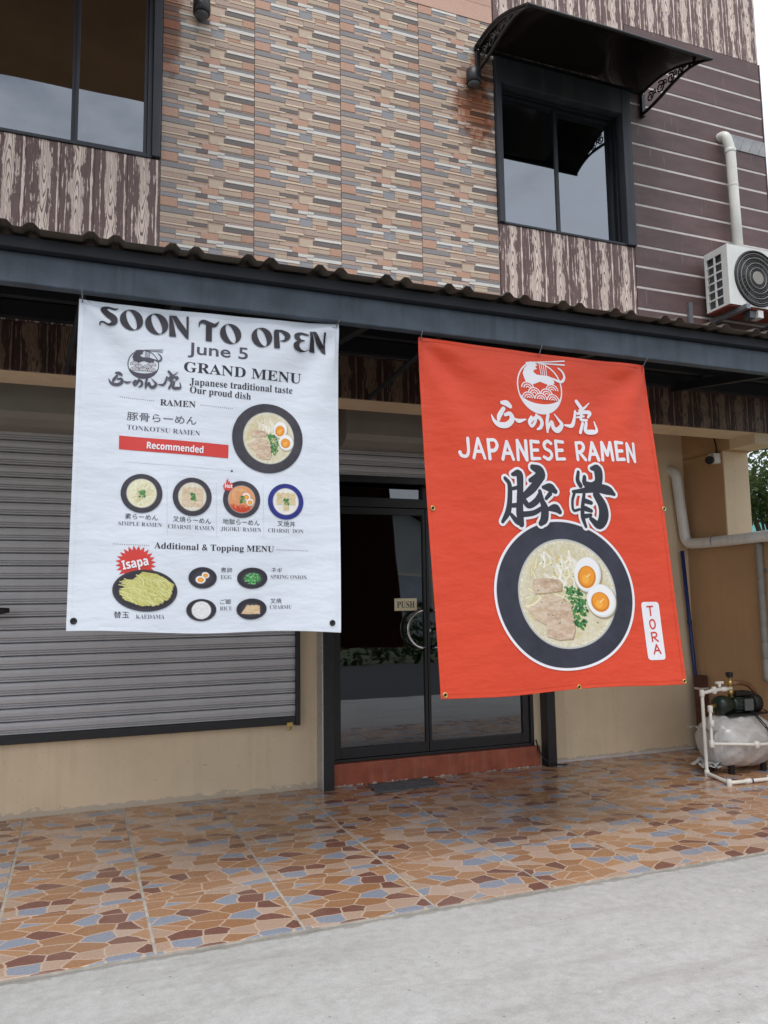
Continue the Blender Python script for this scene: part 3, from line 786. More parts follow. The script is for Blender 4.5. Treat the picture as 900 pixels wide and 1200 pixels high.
# ------------------------------------------------------------------ print layouts (millimetres right and down on each banner)
MENU_TEXT = [('June 5', 'sans', 479.2, 210.2, 761.0, 214.7, 59.6, 'ink2'),
 ('GRAND MENU', 'serif', 462.8, 301.3, 1028.2, 310.1, 50.3, 'ink'),
 ('Japanese traditional taste', 'serif', 490.0, 364.4, 985.3, 364.3, 34.3, 'ink'),
 ('Our proud dish', 'serif', 490.8, 403.1, 777.8, 411.6, 32.6, 'ink'),
 ('RAMEN', 'serif', 360.5, 471.2, 518.1, 472.7, 29.4, 'ink'),
 ('豚骨らーめん', 'cjk', 218.8, 551.6, 522.8, 556.8, 39.6, 'ink2'),
 ('TONKOTSU RAMEN', 'thin', 220.1, 594.7, 540.7, 605.4, 22.9, 'ink2'),
 ('Recommended', 'sansb', 306.8, 678.9, 556.6, 687.0, 30.9, 'white'),
 ('素らーめん', 'cjk', 223.0, 1007.3, 362.0, 1009.8, 26.2, 'ink'),
 ('SIMPLE RAMEN', 'thin', 196.8, 1036.3, 379.7, 1038.0, 18.8, 'ink2'),
 ('叉焼らーめん', 'cjk', 427.4, 1011.0, 597.4, 1015.5, 26.6, 'ink'),
 ('CHARSIU RAMEN', 'thin', 406.8, 1041.7, 613.7, 1043.8, 19.1, 'ink2'),
 ('地獄らーめん', 'cjk', 651.4, 1013.6, 823.5, 1017.2, 27.0, 'ink'),
 ('JIGOKU RAMEN', 'thin', 643.2, 1044.4, 831.4, 1045.4, 19.4, 'ink2'),
 ('叉焼丼', 'cjk', 909.9, 1015.9, 996.6, 1017.8, 27.4, 'ink'),
 ('CHARSIU DON', 'thin', 865.5, 1045.9, 1038.1, 1045.7, 19.7, 'ink2'),
 ('Additional & Topping MENU', 'serif', 350.0, 1135.0, 893.8, 1139.0, 28.5, 'ink'),
 ('Isapa', 'sansb', 221.9, 1236.0, 328.9, 1210.1, 39.8, 'white'),
 ('替玉', 'cjk', 190.3, 1451.8, 252.6, 1450.8, 29.9, 'ink'),
 ('KAEDAMA', 'thin', 281.4, 1451.4, 402.2, 1447.9, 18.8, 'ink2'),
 ('煮卵', 'cjk', 646.0, 1236.0, 697.0, 1237.4, 23.5, 'ink'),
 ('EGG', 'thin', 646.5, 1265.7, 696.2, 1266.5, 18.8, 'ink2'),
 ('ネギ', 'cjk', 883.4, 1234.6, 935.6, 1236.0, 23.9, 'ink'),
 ('SPRING ONION', 'thin', 880.4, 1264.1, 1054.2, 1265.2, 19.1, 'ink2'),
 ('ご飯', 'cjk', 646.2, 1380.2, 696.5, 1379.7, 23.3, 'ink'),
 ('RICE', 'thin', 645.5, 1407.7, 701.2, 1407.7, 18.6, 'ink2'),
 ('叉焼', 'cjk', 881.1, 1380.4, 934.2, 1379.9, 23.6, 'ink'),
 ('CHARSIU', 'thin', 879.2, 1406.0, 984.2, 1405.7, 18.9, 'ink2'),
 ('Hot', 'sansb', 658.4, 844.0, 694.0, 844.0, 18.4, 'white')]
DOTS = [(187.6,443.5,331.8,452.1),(542.4,457.5,689.1,463.8),(179.5,1121.1,326.7,1124.1),(910.1,1127.4,1057.5,1129.2)]
HAIRLINES = [(211.1,746,684.9,759.7),(397.6,818.5,405,1076.8),(618.8,819.5,624.7,1077.8),(838.6,816.9,844.7,1079.1)]
MENU_BOX = [(188,626.1),(673.8,639.9),(673.1,703.3),(188.8,689.7)]
MENU_PICTURES = [('tonkotsu', 861.6, 595.1, 171.7, 169.3),
 ('simple', 290.6, 888.1, 88.8, 88.9),
 ('charsiu', 511.4, 893.0, 87.3, 88.3),
 ('jigoku', 738.0, 895.1, 87.1, 86.8),
 ('don', 949.9, 897.0, 87.4, 85.7),
 ('kaedama', 317.1, 1325.6, 137.2, 92.8),
 ('egg', 565.1, 1260.9, 63.1, 48.2),
 ('onion', 792.8, 1262.0, 71.7, 49.0),
 ('rice', 562.3, 1405.2, 66.9, 49.3),
 ('meat', 792.2, 1404.7, 71.3, 48.6)]
BURST = (274.7, 1207.1, 86.4, 64.8)
FLAME = (674.0, 832.9, 23.4)
HEADLINE = [('S', 128.4, 66.7, 79.5, 101.2),('O', 226.1, 73.5, 102.2, 104.8),('O', 338.2, 77.5, 103.7, 106.4),('N', 438.1, 80.4, 87.5, 107.7),('T', 575.9, 87.5, 93.7, 105.4),('O', 677.9, 93.1, 101.7, 102.7),('O', 827.9, 98.3, 100.8, 99.0),('P', 927.7, 100.0, 83.3, 95.7),('E', 1022.7, 105.9, 84.8, 102.1),('N', 1108.7, 101.9, 82.8, 102.7)]
LOGO_BRUSH = [[(476.8,307.2,18.1),(505.3,309,30.9),(527.8,324,21.8)],
 [(408.7,379.1,3.6),(424.6,411,17.9),(455.8,429.5,28.7),(503.5,426.1,30.6),(535.2,394.5,29),(523.8,364.5,21.8),(494.4,372.6,16.3)],
 [(485.1,339.9,21.7),(457.7,379.5,25.2),(450.7,403.3,16.1)],
 [(554.8,390.6,9.1),(578,399.8,20),(622.7,388,4.6)],
 [(658.5,372.7,14.8),(643,399.2,16.5),(658,423.4,14.7),(682.4,396.3,14.8),(692.5,357.4,13)],
 [(645,407.5,12.9),(674.5,378.3,14.8),(707.8,370.7,20.4),(725.6,397.4,20.5),(714.5,426.2,18.5),(693.6,437.8,9.2)],
 [(769.4,351.5,18.8),(759.5,394.9,18.7),(758.6,447.8,11.2)],
 [(760.2,433.2,13.1),(790.2,388.4,16.9),(801.1,423.5,24.4),(830.1,432.6,30.1),(859,400.6,22.7),(841.8,376.1,13.2),(813.3,343.9,3.8)],
 [(976.8,257.3,21.3),(1007.6,292.3,23.3)],
 [(1067.3,258.5,3.9),(1028.6,290.6,11.7),(995.2,308.1,17.4)],
 [(961.3,315.1,13.5),(950.6,359.3,17.3),(928.2,399.9,21),(879.2,400.8,7.6)],
 [(975.2,327.1,13.5),(1028.7,314.2,19.4),(1067.1,315.6,19.5),(1048.9,343.2,11.7)],
 [(1013.5,311,11.6),(997.2,357.6,17.4),(1040.5,359.6,9.7)],
 [(1006.5,381.3,17.4),(983.2,435,17.3)],
 [(1032.2,375,15.5),(1021.8,423.7,23.2),(1065.9,427.6,27.2),(1096.7,416.8,15.6),(1087.6,366.6,5.9)],
 [(969.3,349.2,7.7),(1020.4,338.4,9.7)]]
TONKOTSU_BRUSH = [[(461.6,721.8,13.1),(486.1,755.6,18.8),(478.9,842.8,22.4),(462.3,904,26),(425.2,956.6,11)],
 [(511.6,697.7,13.2),(552.3,691.4,34.2),(553.3,752.8,32.2),(542.6,840.6,32),(535.7,910.5,37.5),(540.1,966.9,26.1)],
 [(483.8,780.1,11.2),(544.9,766.3,13.2)],
 [(480.3,868.8,14.9),(545.4,862.4,20.7)],
 [(480.8,916.4,13),(512,950.2,24.2),(540.5,962.5,22.4)],
 [(642.7,651.6,25.1),(681.9,669.1,50.3),(681.3,703,54.1),(619.7,725.2,17.2)],
 [(681.9,716.3,34.8),(630.4,768.9,38.3),(575.5,811.5,28.4)],
 [(699.8,759.9,13.5),(744.1,760.7,42.7),(776.3,779.1,21.5)],
 [(674.8,783,15.4),(684.5,835.8,24.9),(697.6,875.1,38.3),(689.3,932.7,42),(664.1,959.7,22.8)],
 [(569.7,839.7,24.5),(597.2,865.1,24.6),(648.7,837,28.6),(672.9,800.8,19.2)],
 [(545.2,914.6,24.4),(621.4,903.8,20.9),(680.2,875.6,17.2)],
 [(720.8,878.8,13.5),(767.8,872.9,38.7),(794.6,892.6,19.4)],
 [(740.4,793.8,19.4),(711.6,821.5,11.6)],
 [(940.2,663.7,12),(931.3,709.5,18),(946.7,740.6,20)],
 [(1029.9,639.1,14.2),(1067.6,643.7,44.9),(1066.2,712.7,40.7),(1027.3,743.6,46.5),(977.6,725.7,26.1),(977.9,689.2,14.1)],
 [(894.4,776.2,9.9),(959.4,768.2,22),(1048,751.9,42.5),(1121.2,761.8,45),(1159.2,782.5,14.4)],
 [(902,783.2,9.9),(884.8,828.8,8.9),(887.1,880,8.9),(927,874.3,6.9)],
 [(964.4,788,12),(948.7,853.8,15.9),(943,917.1,17.8),(957.6,970.8,9.9)],
 [(1043.2,788.7,36.4),(1076.5,849.7,48.5),(1076.8,913.6,54.4),(1042.3,961.7,40),(995.2,926.6,17.9)],
 [(968.2,826,21.9),(1004.6,835.6,16)],
 [(966,869.5,23.9),(1001,881.1,14)],
 [(960.7,912.1,19.9),(995.8,904.8,12)]]
TIGER = [(651.9,62.7),(692.8,52.5),(722,59.9),(734.1,69),(716.6,81.9),(728.5,91.9),(704.6,100.3),(699.1,113.7),(719.6,127.2),(790,126.4),(829.3,137.4),(833.1,165.6),(813.7,184.7),(784.1,178.7),(735.3,166),(683.1,187.9),(658.2,190.2),(636,166.7),(625.2,129.4),(638.3,98.3),(660.1,79)]
LOGO_LINES = [[(738,51.3,5.7),(916.1,29.6,7.8)],
 [(747.6,55.5,5.7),(911.1,53.7,8.7)],
 [(745.8,54,4.8),(748.3,121.8,4.7)],
 [(759.9,54.3,4.8),(760.2,123.3,4.7)],
 [(774.2,52.8,4.8),(772.2,123.8,4.8)],
 [(788.3,53.1,4.8),(785.2,124.3,4.8)],
 [(824.8,141.3,11.5),(878.3,154.5,15.4),(904.2,126.8,15.5),(893.7,94.7,11.6),(869.3,75.4,8.7)]]
LOGO_CIRCLE = (731.5, 200.7, 150.7)
MENU_LOGO = (282.9, 282.6, 68.6)
RED_WORDS = [('JAPANESE', 197.2, 622.3, 859.3, 599.8, 100.2), ('RAMEN', 944.9, 595.1, 1335.3, 583.7, 102.9)]
TORA_PLATE = [(1266.7,1393.1),(1383.8,1393.2),(1380.8,1718.7),(1267.2,1718.7)]
TORA = [('T', 1321.7, 1443.8), ('O', 1325.4, 1517.8), ('R', 1327.2, 1589.9), ('A', 1329.5, 1658.4)]
RED_BOWL = (783.9, 1346.5, 429.9, 400.6)
RED_EYELETS = [(28.9,897.1),(1499.7,857.4),(24.1,1840.5),(811.2,1850.8),(1484.6,1844.6)]
WHITE_EYELETS = [(28.6,1465.8),(1177.5,1466)]
WHITE_CORNERS = [(-0.032, 2.723), (1.189, 2.743), (1.186, 1.205), (-0.045, 1.239)]
RED_CORNERS = [(1.625, 2.725), (3.084, 2.715), (3.258, 0.862), (1.704, 0.856)]
# ------------------------------------------------------------------ lettering helpers
def bold_serif(s):
    return ''.join(chr(0x1D400 + ord(c) - 65) if 'A' <= c <= 'Z' else chr(0x1D41A + ord(c) - 97) if 'a' <= c <= 'z' else c for c in s)
def bold_sans(s):
    return ''.join(chr(0x1D5D4 + ord(c) - 65) if 'A' <= c <= 'Z' else chr(0x1D5EE + ord(c) - 97) if 'a' <= c <= 'z' else c for c in s)
def text_mesh(s, style):
    """filled outline of a line of text: arrays of 2-D points and faces, cap height normalised to 1"""
    cu = bpy.data.curves.new('lettering', 'FONT')
    cu.body = {'serif': bold_serif, 'thin': bold_serif, 'sansb': bold_sans}.get(style, lambda q: q)(s)
    cu.size = 1.0; cu.resolution_u = 3
    cu.offset = {'thin': -0.012, 'sans': 0.012, 'sansb': 0.012}.get(style, 0.0)
    ob = bpy.data.objects.new('lettering', cu); COL.objects.link(ob)
    bpy.context.view_layer.update()
    me = ob.evaluated_get(bpy.context.evaluated_depsgraph_get()).to_mesh()
    vs = np.array([v.co[:2] for v in me.vertices]); fs = [tuple(p.vertices) for p in me.polygons]
    ob.to_mesh_clear() if hasattr(ob, 'to_mesh_clear') else None
    bpy.data.objects.remove(ob); bpy.data.curves.remove(cu)
    return vs, fs

class Banner:
    """hanging tarpaulin: maps print coordinates (mm right, mm down) to the rippled cloth"""
    def __init__(s, corners, wn, hn, y, seed):
        s.c = [V((p[0], y, p[1])) for p in corners]; s.w, s.h, s.y, s.seed = wn, hn, y, seed
    def wave(s, u, v):
        a = s.seed
        fade = 0.25 + 0.75 * v
        d = 0.015 * math.sin(6.3 * (1.15 * u + 0.30 * v) + a) * fade + 0.004 * math.sin(6.3 * (2.7 * u + 0.9 * v) + 3 * a) * fade + 0.006 * math.sin(6.3 * (0.4 * u - 1.1 * v) + 2.1 * a)
        # pull folds fanning from the tied top corners
        for cx in (0.0, 1.0):
            dx, dv = abs(u - cx), v
            ang = math.atan2(dv, dx + 1e-4); r = math.hypot(dx, dv)
            d += 0.022 * math.sin(ang * 7.0 + a * 1.3 + cx) * math.exp(-r * 3.2) * min(1, r * 8)
        d += 0.006 * math.exp(-((v - 0.03) / 0.03) ** 2) * math.sin(u * 23 + a)
        return d
    def at(s, um, vm, off=0.0):
        u, v = um / s.w, vm / s.h
        p = (s.c[0] * (1 - u) + s.c[1] * u) * (1 - v) + (s.c[3] * (1 - u) + s.c[2] * u) * v
        top = 0.010 * math.sin(math.pi * min(max(u, 0), 1)) * (1 - v) ** 3
        bot = 0.006 * math.sin(u * 9 + s.seed) * v ** 4
        return V((p.x, p.y + s.wave(u, v) - off, p.z - top + bot))
    def cloth(s, mat, root, back):
        nu, nv = 56, 68; th = 0.0008; b = MB(); vs = []
        for side in (0, 1):
            for j in range(nv + 1):
                for i in range(nu + 1): vs.append(s.at(s.w * i / nu, s.h * j / nv, -th * side))
        N = (nu + 1) * (nv + 1); q = lambda i, j, k: k * N + j * (nu + 1) + i
        fs = []
        for j in range(nv):
            for i in range(nu):
                fs.append((q(i, j, 0), q(i, j + 1, 0), q(i + 1, j + 1, 0), q(i + 1, j, 0)))
                fs.append((q(i, j, 1), q(i + 1, j, 1), q(i + 1, j + 1, 1), q(i, j + 1, 1)))
        for j in range(nv):
            for i in (0, nu): fs.append((q(i, j, 0), q(i, j, 1), q(i, j + 1, 1), q(i, j + 1, 0)))
        for i in range(nu):
            for j in (0, nv): fs.append((q(i, j, 0), q(i + 1, j, 0), q(i + 1, j, 1), q(i, j, 1)))
        b.add(vs, fs, smooth=True)
        o = b.build('cloth', mat, root)
        o.data.materials.append(M[back])
        o.data.polygons.foreach_set('material_index', [k % 2 if k < 2 * nu * nv else 0 for k in range(len(o.data.polygons))])
        # stitched hem
        for a, d in (((0, 0), (0, 1)), ((1, 0), (1, 1)), ((0, 1), (1, 1)), ((0, 0), (1, 0))):
            m = 12
            P = lambda t, k: s.at(min(max((a[0] * (1 - t) + d[0] * t) * s.w, k), s.w - k), min(max((a[1] * (1 - t) + d[1] * t) * s.h, k), s.h - k), 0.0011)
            h = MB(); pts = [P(t / 40, 1.5) for t in range(41)] + [P(t / 40, m + 8) for t in range(41)]
            h.add(pts, [(t, t + 1, 42 + t, 41 + t) for t in range(40)], smooth=True); h.build('hem', mat, root)
        return o

class Print:
    """flat printed shapes laid on a banner; later shapes sit a hair above earlier ones"""
    def __init__(s, banner, base=0.0013): s.b, s.m, s.e, s.base = banner, MB(), 0.0, base
    def put(s, pts, faces, step=2e-5, col=None):
        s.e += step
        s.m.add([s.b.at(x, y, s.base + s.e) for x, y in pts], faces, col)
    def poly(s, pts):
        tri = tessellate_polygon([[V((x, y, 0)) for x, y in pts]])
        P, F = [tuple(p) for p in pts], [tuple(t) for t in tri]
        for _ in range(6):          # split long triangles so the print follows the ripples
            cache, G = {}, []
            def mid(a, b):
                k = (min(a, b), max(a, b))
                if math.hypot(P[a][0] - P[b][0], P[a][1] - P[b][1]) < 30: return None
                if k not in cache: cache[k] = len(P); P.append(((P[a][0] + P[b][0]) / 2, (P[a][1] + P[b][1]) / 2))
                return cache[k]
            for f in F:
                e = [mid(f[i], f[(i + 1) % 3]) for i in range(3)]
                ring = [q for i in range(3) for q in (f[i], e[i]) if q is not None]
                if len(ring) == 6: G += [(f[0], e[0], e[2]), (f[1], e[1], e[0]), (f[2], e[2], e[1]), (e[0], e[1], e[2])]
                elif len(ring) > 3: G += [(ring[0], ring[i], ring[i + 1]) for i in range(1, len(ring) - 1)] if e[0] is None or len(ring) == 4 and e[0] is None else [(ring[1], ring[(i + 1) % len(ring)], ring[(i + 2) % len(ring)]) for i in range(1, len(ring) - 1)]
                else: G.append(f)
            if not cache: break
            F = G
        s.put(P, F)
    def grid(s, q, nu, nv):
        (a, b, c, d) = [np.array(p) for p in q]; pts = []
        for j in range(nv + 1):
            for i in range(nu + 1):
                u, v = i / nu, j / nv; pts.append(tuple((a * (1 - u) + b * u) * (1 - v) + (d * (1 - u) + c * u) * v))
        s.put(pts, [(j * (nu + 1) + i, (j + 1) * (nu + 1) + i, (j + 1) * (nu + 1) + i + 1, j * (nu + 1) + i + 1) for j in range(nv) for i in range(nu)])
    def disc(s, x, y, r, n=16): s.put([(x + r * math.cos(6.2832 * k / n), y + r * math.sin(6.2832 * k / n)) for k in range(n)], [tuple(range(n))])
    def ring(s, outer, inner):
        n = len(outer); s.put(outer + inner, [(i, (i + 1) % n, n + (i + 1) % n, n + i) for i in range(n)])
    def brush(s, pts, grow=0.0, res=5):
        P = [np.array(p, float) for p in pts]
        if len(P) == 2: P = [P[0], (P[0] + P[1]) / 2, P[1]]
        E = [2 * P[0] - P[1]] + P + [2 * P[-1] - P[-2]]; out = []
        for i in range(1, len(E) - 2):
            for k in range(res):
                t = k / res; a, b, c, d = E[i - 1:i + 3]
                out.append(0.5 * ((2 * b) + (-a + c) * t + (2 * a - 5 * b + 4 * c - d) * t * t + (-a + 3 * b - 3 * c + d) * t ** 3))
        out.append(P[-1])
        n = len(out); L_, R_ = [], []
        for i in range(n):
            x, y, wd = out[i]; r = max(wd, 0.5) / 2 + grow
            d = out[min(i + 1, n - 1)][:2] - out[max(i - 1, 0)][:2]; d = d / (np.hypot(*d) + 1e-9)
            L_.append((x - d[1] * r, y + d[0] * r)); R_.append((x + d[1] * r, y - d[0] * r))
        s.put(L_ + R_, [(i, i + 1, n + i + 1, n + i) for i in range(n - 1)], 3e-5)
        for e in (0, -1): s.disc(out[e][0], out[e][1], max(out[e][2], 0.5) / 2 + grow, 14)
    def text(s, string, style, x0, y0, x1, y1, cap):
        vs, fs = text_mesh(string, style)
        if not len(vs): return
        lo, hi = vs.min(0), vs.max(0)
        if style == 'cjk': ch, base = hi[1] - lo[1], lo[1]
        else: ch, base = 0.70 if style in ('serif', 'thin') else 0.72, 0.0
        d = np.array((x1 - x0, y1 - y0)); L = np.hypot(*d); d /= L; nrm = np.array((d[1], -d[0]))
        kx = L / (hi[0] - lo[0]); ky = cap / ch
        pts = [tuple(np.array((x0, y0)) + d * (p[0] - lo[0]) * kx + nrm * (p[1] - base) * ky) for p in vs]
        s.put(pts, fs)
    def done(s, name, mat, root): return s.m.build(name, mat, root, fix=False)

# single-stroke capitals for the marker-pen lettering (unit box, y down)
GLY = {'J': [[(0.55, 0), (0.55, 0.7), (0.4, 0.98), (0.1, 0.95), (0.0, 0.78)]], 'A': [[(0, 1), (0.36, 0)], [(0.36, 0), (0.74, 1)], [(0.14, 0.66), (0.62, 0.66)]],
       'P': [[(0.05, 1), (0.02, 0.02)], [(0.02, 0.04), (0.45, 0.02), (0.62, 0.28), (0.42, 0.55), (0.05, 0.58)]], 'N': [[(0.02, 1), (0.04, 0.0)], [(0.04, 0), (0.62, 1)], [(0.62, 1), (0.62, 0)]],
       'E': [[(0.56, 0.03), (0.04, 0.0)], [(0.04, 0), (0.04, 0.98)], [(0.04, 0.97), (0.6, 0.95)], [(0.04, 0.5), (0.48, 0.48)]],
       'S': [[(0.56, 0.12), (0.34, 0.0), (0.08, 0.14), (0.12, 0.4), (0.46, 0.56), (0.56, 0.8), (0.32, 1.0), (0.0, 0.88)]],
       'R': [[(0.05, 1), (0.02, 0.02)], [(0.02, 0.04), (0.45, 0.02), (0.6, 0.26), (0.4, 0.52), (0.06, 0.56)], [(0.22, 0.56), (0.66, 1)]],
       'M': [[(0.0, 1), (0.08, 0)], [(0.08, 0), (0.4, 0.72)], [(0.4, 0.72), (0.72, 0)], [(0.72, 0), (0.8, 1)]],
       'T': [[(0, 0.02), (0.62, 0.0)], [(0.31, 0.02), (0.31, 1)]], 'O': [[(0.3, 0), (0.06, 0.2), (0.02, 0.55), (0.14, 0.94), (0.34, 1.0), (0.56, 0.8), (0.6, 0.4), (0.5, 0.1), (0.3, 0)]],
       'U': [[(0.02, 0), (0.04, 0.7), (0.3, 1.0), (0.56, 0.7), (0.58, 0)]], 'H': [[(0.03, 0), (0.03, 1)], [(0.6, 0), (0.6, 1)], [(0.03, 0.5), (0.6, 0.48)]]}
GW = {'M': 0.82, 'A': 0.74, 'E': 0.6, 'J': 0.58, 'S': 0.58}
def marker_word(pr, word, x0, y0, x1, y1, cap, pen, tilt=True):
    gap = 0.30; tot = sum(GW.get(c, 0.64) for c in word) + gap * (len(word) - 1)
    L = math.hypot(x1 - x0, y1 - y0); k = L / tot; x = 0.0; rr = random.Random(4)
    for c in word:
        dy = rr.uniform(-0.05, 0.05) * cap if tilt else 0; hh = cap * (1 + (rr.uniform(-0.05, 0.06) if tilt else 0))
        for st in GLY[c]:
            q = []
            for gx, gy in st:
                px = x + gx * k; q.append((x0 + (x1 - x0) * px / L, y0 + (y1 - y0) * px / L - hh * (1 - gy) + dy, pen * rr.uniform(0.9, 1.1)))
            pr.brush(q, res=4)
        x += (GW.get(c, 0.64) + gap) * k

# ------------------------------------------------------------------ printed food pictures (flat colour per point)
def vnoise(x, y, seed=0):
    def h(i, j):
        n = np.sin(i * 127.1 + j * 311.7 + seed * 74.7) * 43758.5453
        return n - np.floor(n)
    i, j = np.floor(x), np.floor(y); fx, fy = x - i, y - j
    fx, fy = fx * fx * (3 - 2 * fx), fy * fy * (3 - 2 * fy)
    return (h(i, j) * (1 - fx) + h(i + 1, j) * fx) * (1 - fy) + (h(i, j + 1) * (1 - fx) + h(i + 1, j + 1) * fx) * fy
def fnoise(x, y, seed=0): return 0.5 * vnoise(x, y, seed) + 0.3 * vnoise(x * 2.1, y * 2.1, seed + 3) + 0.2 * vnoise(x * 4.3, y * 4.3, seed + 7)

class Canvas:
    def __init__(s, x, y, soft): s.x, s.y, s.soft = x, y, soft; s.c = np.zeros((len(x), 3))
    def fill(s, mask, col, k=1.0):
        col = np.array(col, float) / 255.0 if np.ndim(col) == 1 else col
        m = (np.clip(mask, 0, 1) * k)[:, None]; s.c = s.c * (1 - m) + col * m
    def ell(s, cx, cy, rx, ry, rot=0.0):
        ca, sa = math.cos(rot), math.sin(rot); dx, dy = s.x - cx, s.y - cy
        a, b = (dx * ca + dy * sa) / rx, (-dx * sa + dy * ca) / ry
        return np.clip(0.5 - (np.hypot(a, b) - 1) * min(rx, ry) / s.soft, 0, 1)
    def poly(s, pts):
        ins = np.zeros(len(s.x), bool); n = len(pts); dist = np.full(len(s.x), 9.0)
        for i in range(n):
            (x1, y1), (x2, y2) = pts[i], pts[(i + 1) % n]
            c = ((y1 > s.y) != (y2 > s.y)) & (s.x < (x2 - x1) * (s.y - y1) / (y2 - y1 + 1e-12) + x1); ins ^= c
            dist = np.minimum(dist, s.seg(x1, y1, x2, y2))
        sd = np.where(ins, -dist, dist)
        return np.clip(0.5 - sd / s.soft, 0, 1)
    def seg(s, x1, y1, x2, y2):
        dx, dy = x2 - x1, y2 - y1; t = np.clip(((s.x - x1) * dx + (s.y - y1) * dy) / (dx * dx + dy * dy + 1e-12), 0, 1)
        return np.hypot(s.x - x1 - t * dx, s.y - y1 - t * dy)
    def line(s, pts, wd, col, k=1.0):
        d = np.full(len(s.x), 9.0)
        for a, b in zip(pts[:-1], pts[1:]): d = np.minimum(d, s.seg(*a, *b))
        s.fill(np.clip(0.5 - (d - wd) / s.soft, 0, 1), col, k)
    def tint(s, mask, amount, scale, seed):
        n = fnoise(s.x * scale, s.y * scale, seed) - 0.5
        s.c = np.clip(s.c * (1 + (n * amount)[:, None] * np.clip(mask, 0, 1)[:, None]), 0, 1)

def noodles(cv, rr, n, cx, cy, rx, ry, wd, cols, curl=0.5):
    for _ in range(n):
        a = rr.uniform(0, 6.28); r = math.sqrt(rr.random()); x, y = cx + rx * r * math.cos(a), cy + ry * r * math.sin(a)
        th = rr.uniform(0, 6.28); pts = [(x, y)]; bd = rr.uniform(-curl, curl)
        for _k in range(5):
            x += 0.07 * math.cos(th); y += 0.07 * math.sin(th); th += bd
            if ((x - cx) / rx) ** 2 + ((y - cy) / ry) ** 2 > 1.02: break
            pts.append((x, y))
        if len(pts) > 1:
            cv.line(pts, wd * 1.5, (150, 128, 84), 0.35); cv.line(pts, wd, rr.choice(cols))
def egg(cv, cx, cy, rx, ry, rot, yx=0.0, yy=0.1, ys=0.62):
    cv.fill(cv.ell(cx + 0.01, cy + 0.02, rx * 1.05, ry * 1.05, rot), (120, 110, 84), 0.6)
    cv.fill(cv.ell(cx, cy, rx, ry, rot), (226, 224, 222)); cv.fill(cv.ell(cx - 0.01, cy - 0.01, rx * 0.92, ry * 0.93, rot), (242, 241, 240))
    cv.fill(cv.ell(cx + yx, cy + yy * ry, rx * ys * 1.05, ry * ys, rot), (214, 130, 40)); cv.fill(cv.ell(cx + yx, cy + yy * ry - 0.01, rx * ys * 0.86, ry * ys * 0.84, rot), (240, 156, 52))
    cv.fill(cv.ell(cx + yx - 0.02, cy + yy * ry + 0.03, rx * ys * 0.4, ry * ys * 0.4, rot), (250, 186, 80), 0.7)
    cv.line([(cx + yx, cy + yy * ry), (cx + yx + 0.05, cy + yy * ry - 0.04)], 0.008, (252, 232, 190), 0.8)
def onions(cv, rr, pts, n, lo=0.014, hi=0.03):
    for _ in range(n):
        while True:
            x = rr.uniform(min(p[0] for p in pts), max(p[0] for p in pts)); y = rr.uniform(min(p[1] for p in pts), max(p[1] for p in pts))
            ins = False
            for i in range(len(pts)):
                (x1, y1), (x2, y2) = pts[i], pts[(i + 1) % len(pts)]
                if (y1 > y) != (y2 > y) and x < (x2 - x1) * (y - y1) / (y2 - y1 + 1e-12) + x1: ins = not ins
            if ins: break
        cv.fill(cv.ell(x, y, rr.uniform(lo, hi), rr.uniform(lo * 0.6, hi * 0.7), rr.uniform(0, 3.1)), rr.choice([(42, 104, 56), (62, 130, 70), (34, 84, 46), (96, 150, 84), (78, 138, 66)]))
def slab(cv, pts, base, seed):
    m = cv.poly(pts)
    cv.fill(cv.poly([(x + 0.012, y + 0.018) for x, y in pts]), (120, 100, 74), 0.55)
    cv.fill(m, base); n = fnoise(cv.x * 7, cv.y * 16, seed)
    cv.fill(m * np.clip((n - 0.5) * 6, 0, 1), (226, 208, 188), 0.6); cv.fill(m * np.clip((0.42 - n) * 5, 0, 1), (164, 132, 106), 0.5); cv.fill(m * np.clip((fnoise(cv.x * 40, cv.y * 40, 2) - 0.6) * 8, 0, 1), (236, 222, 204), 0.5)
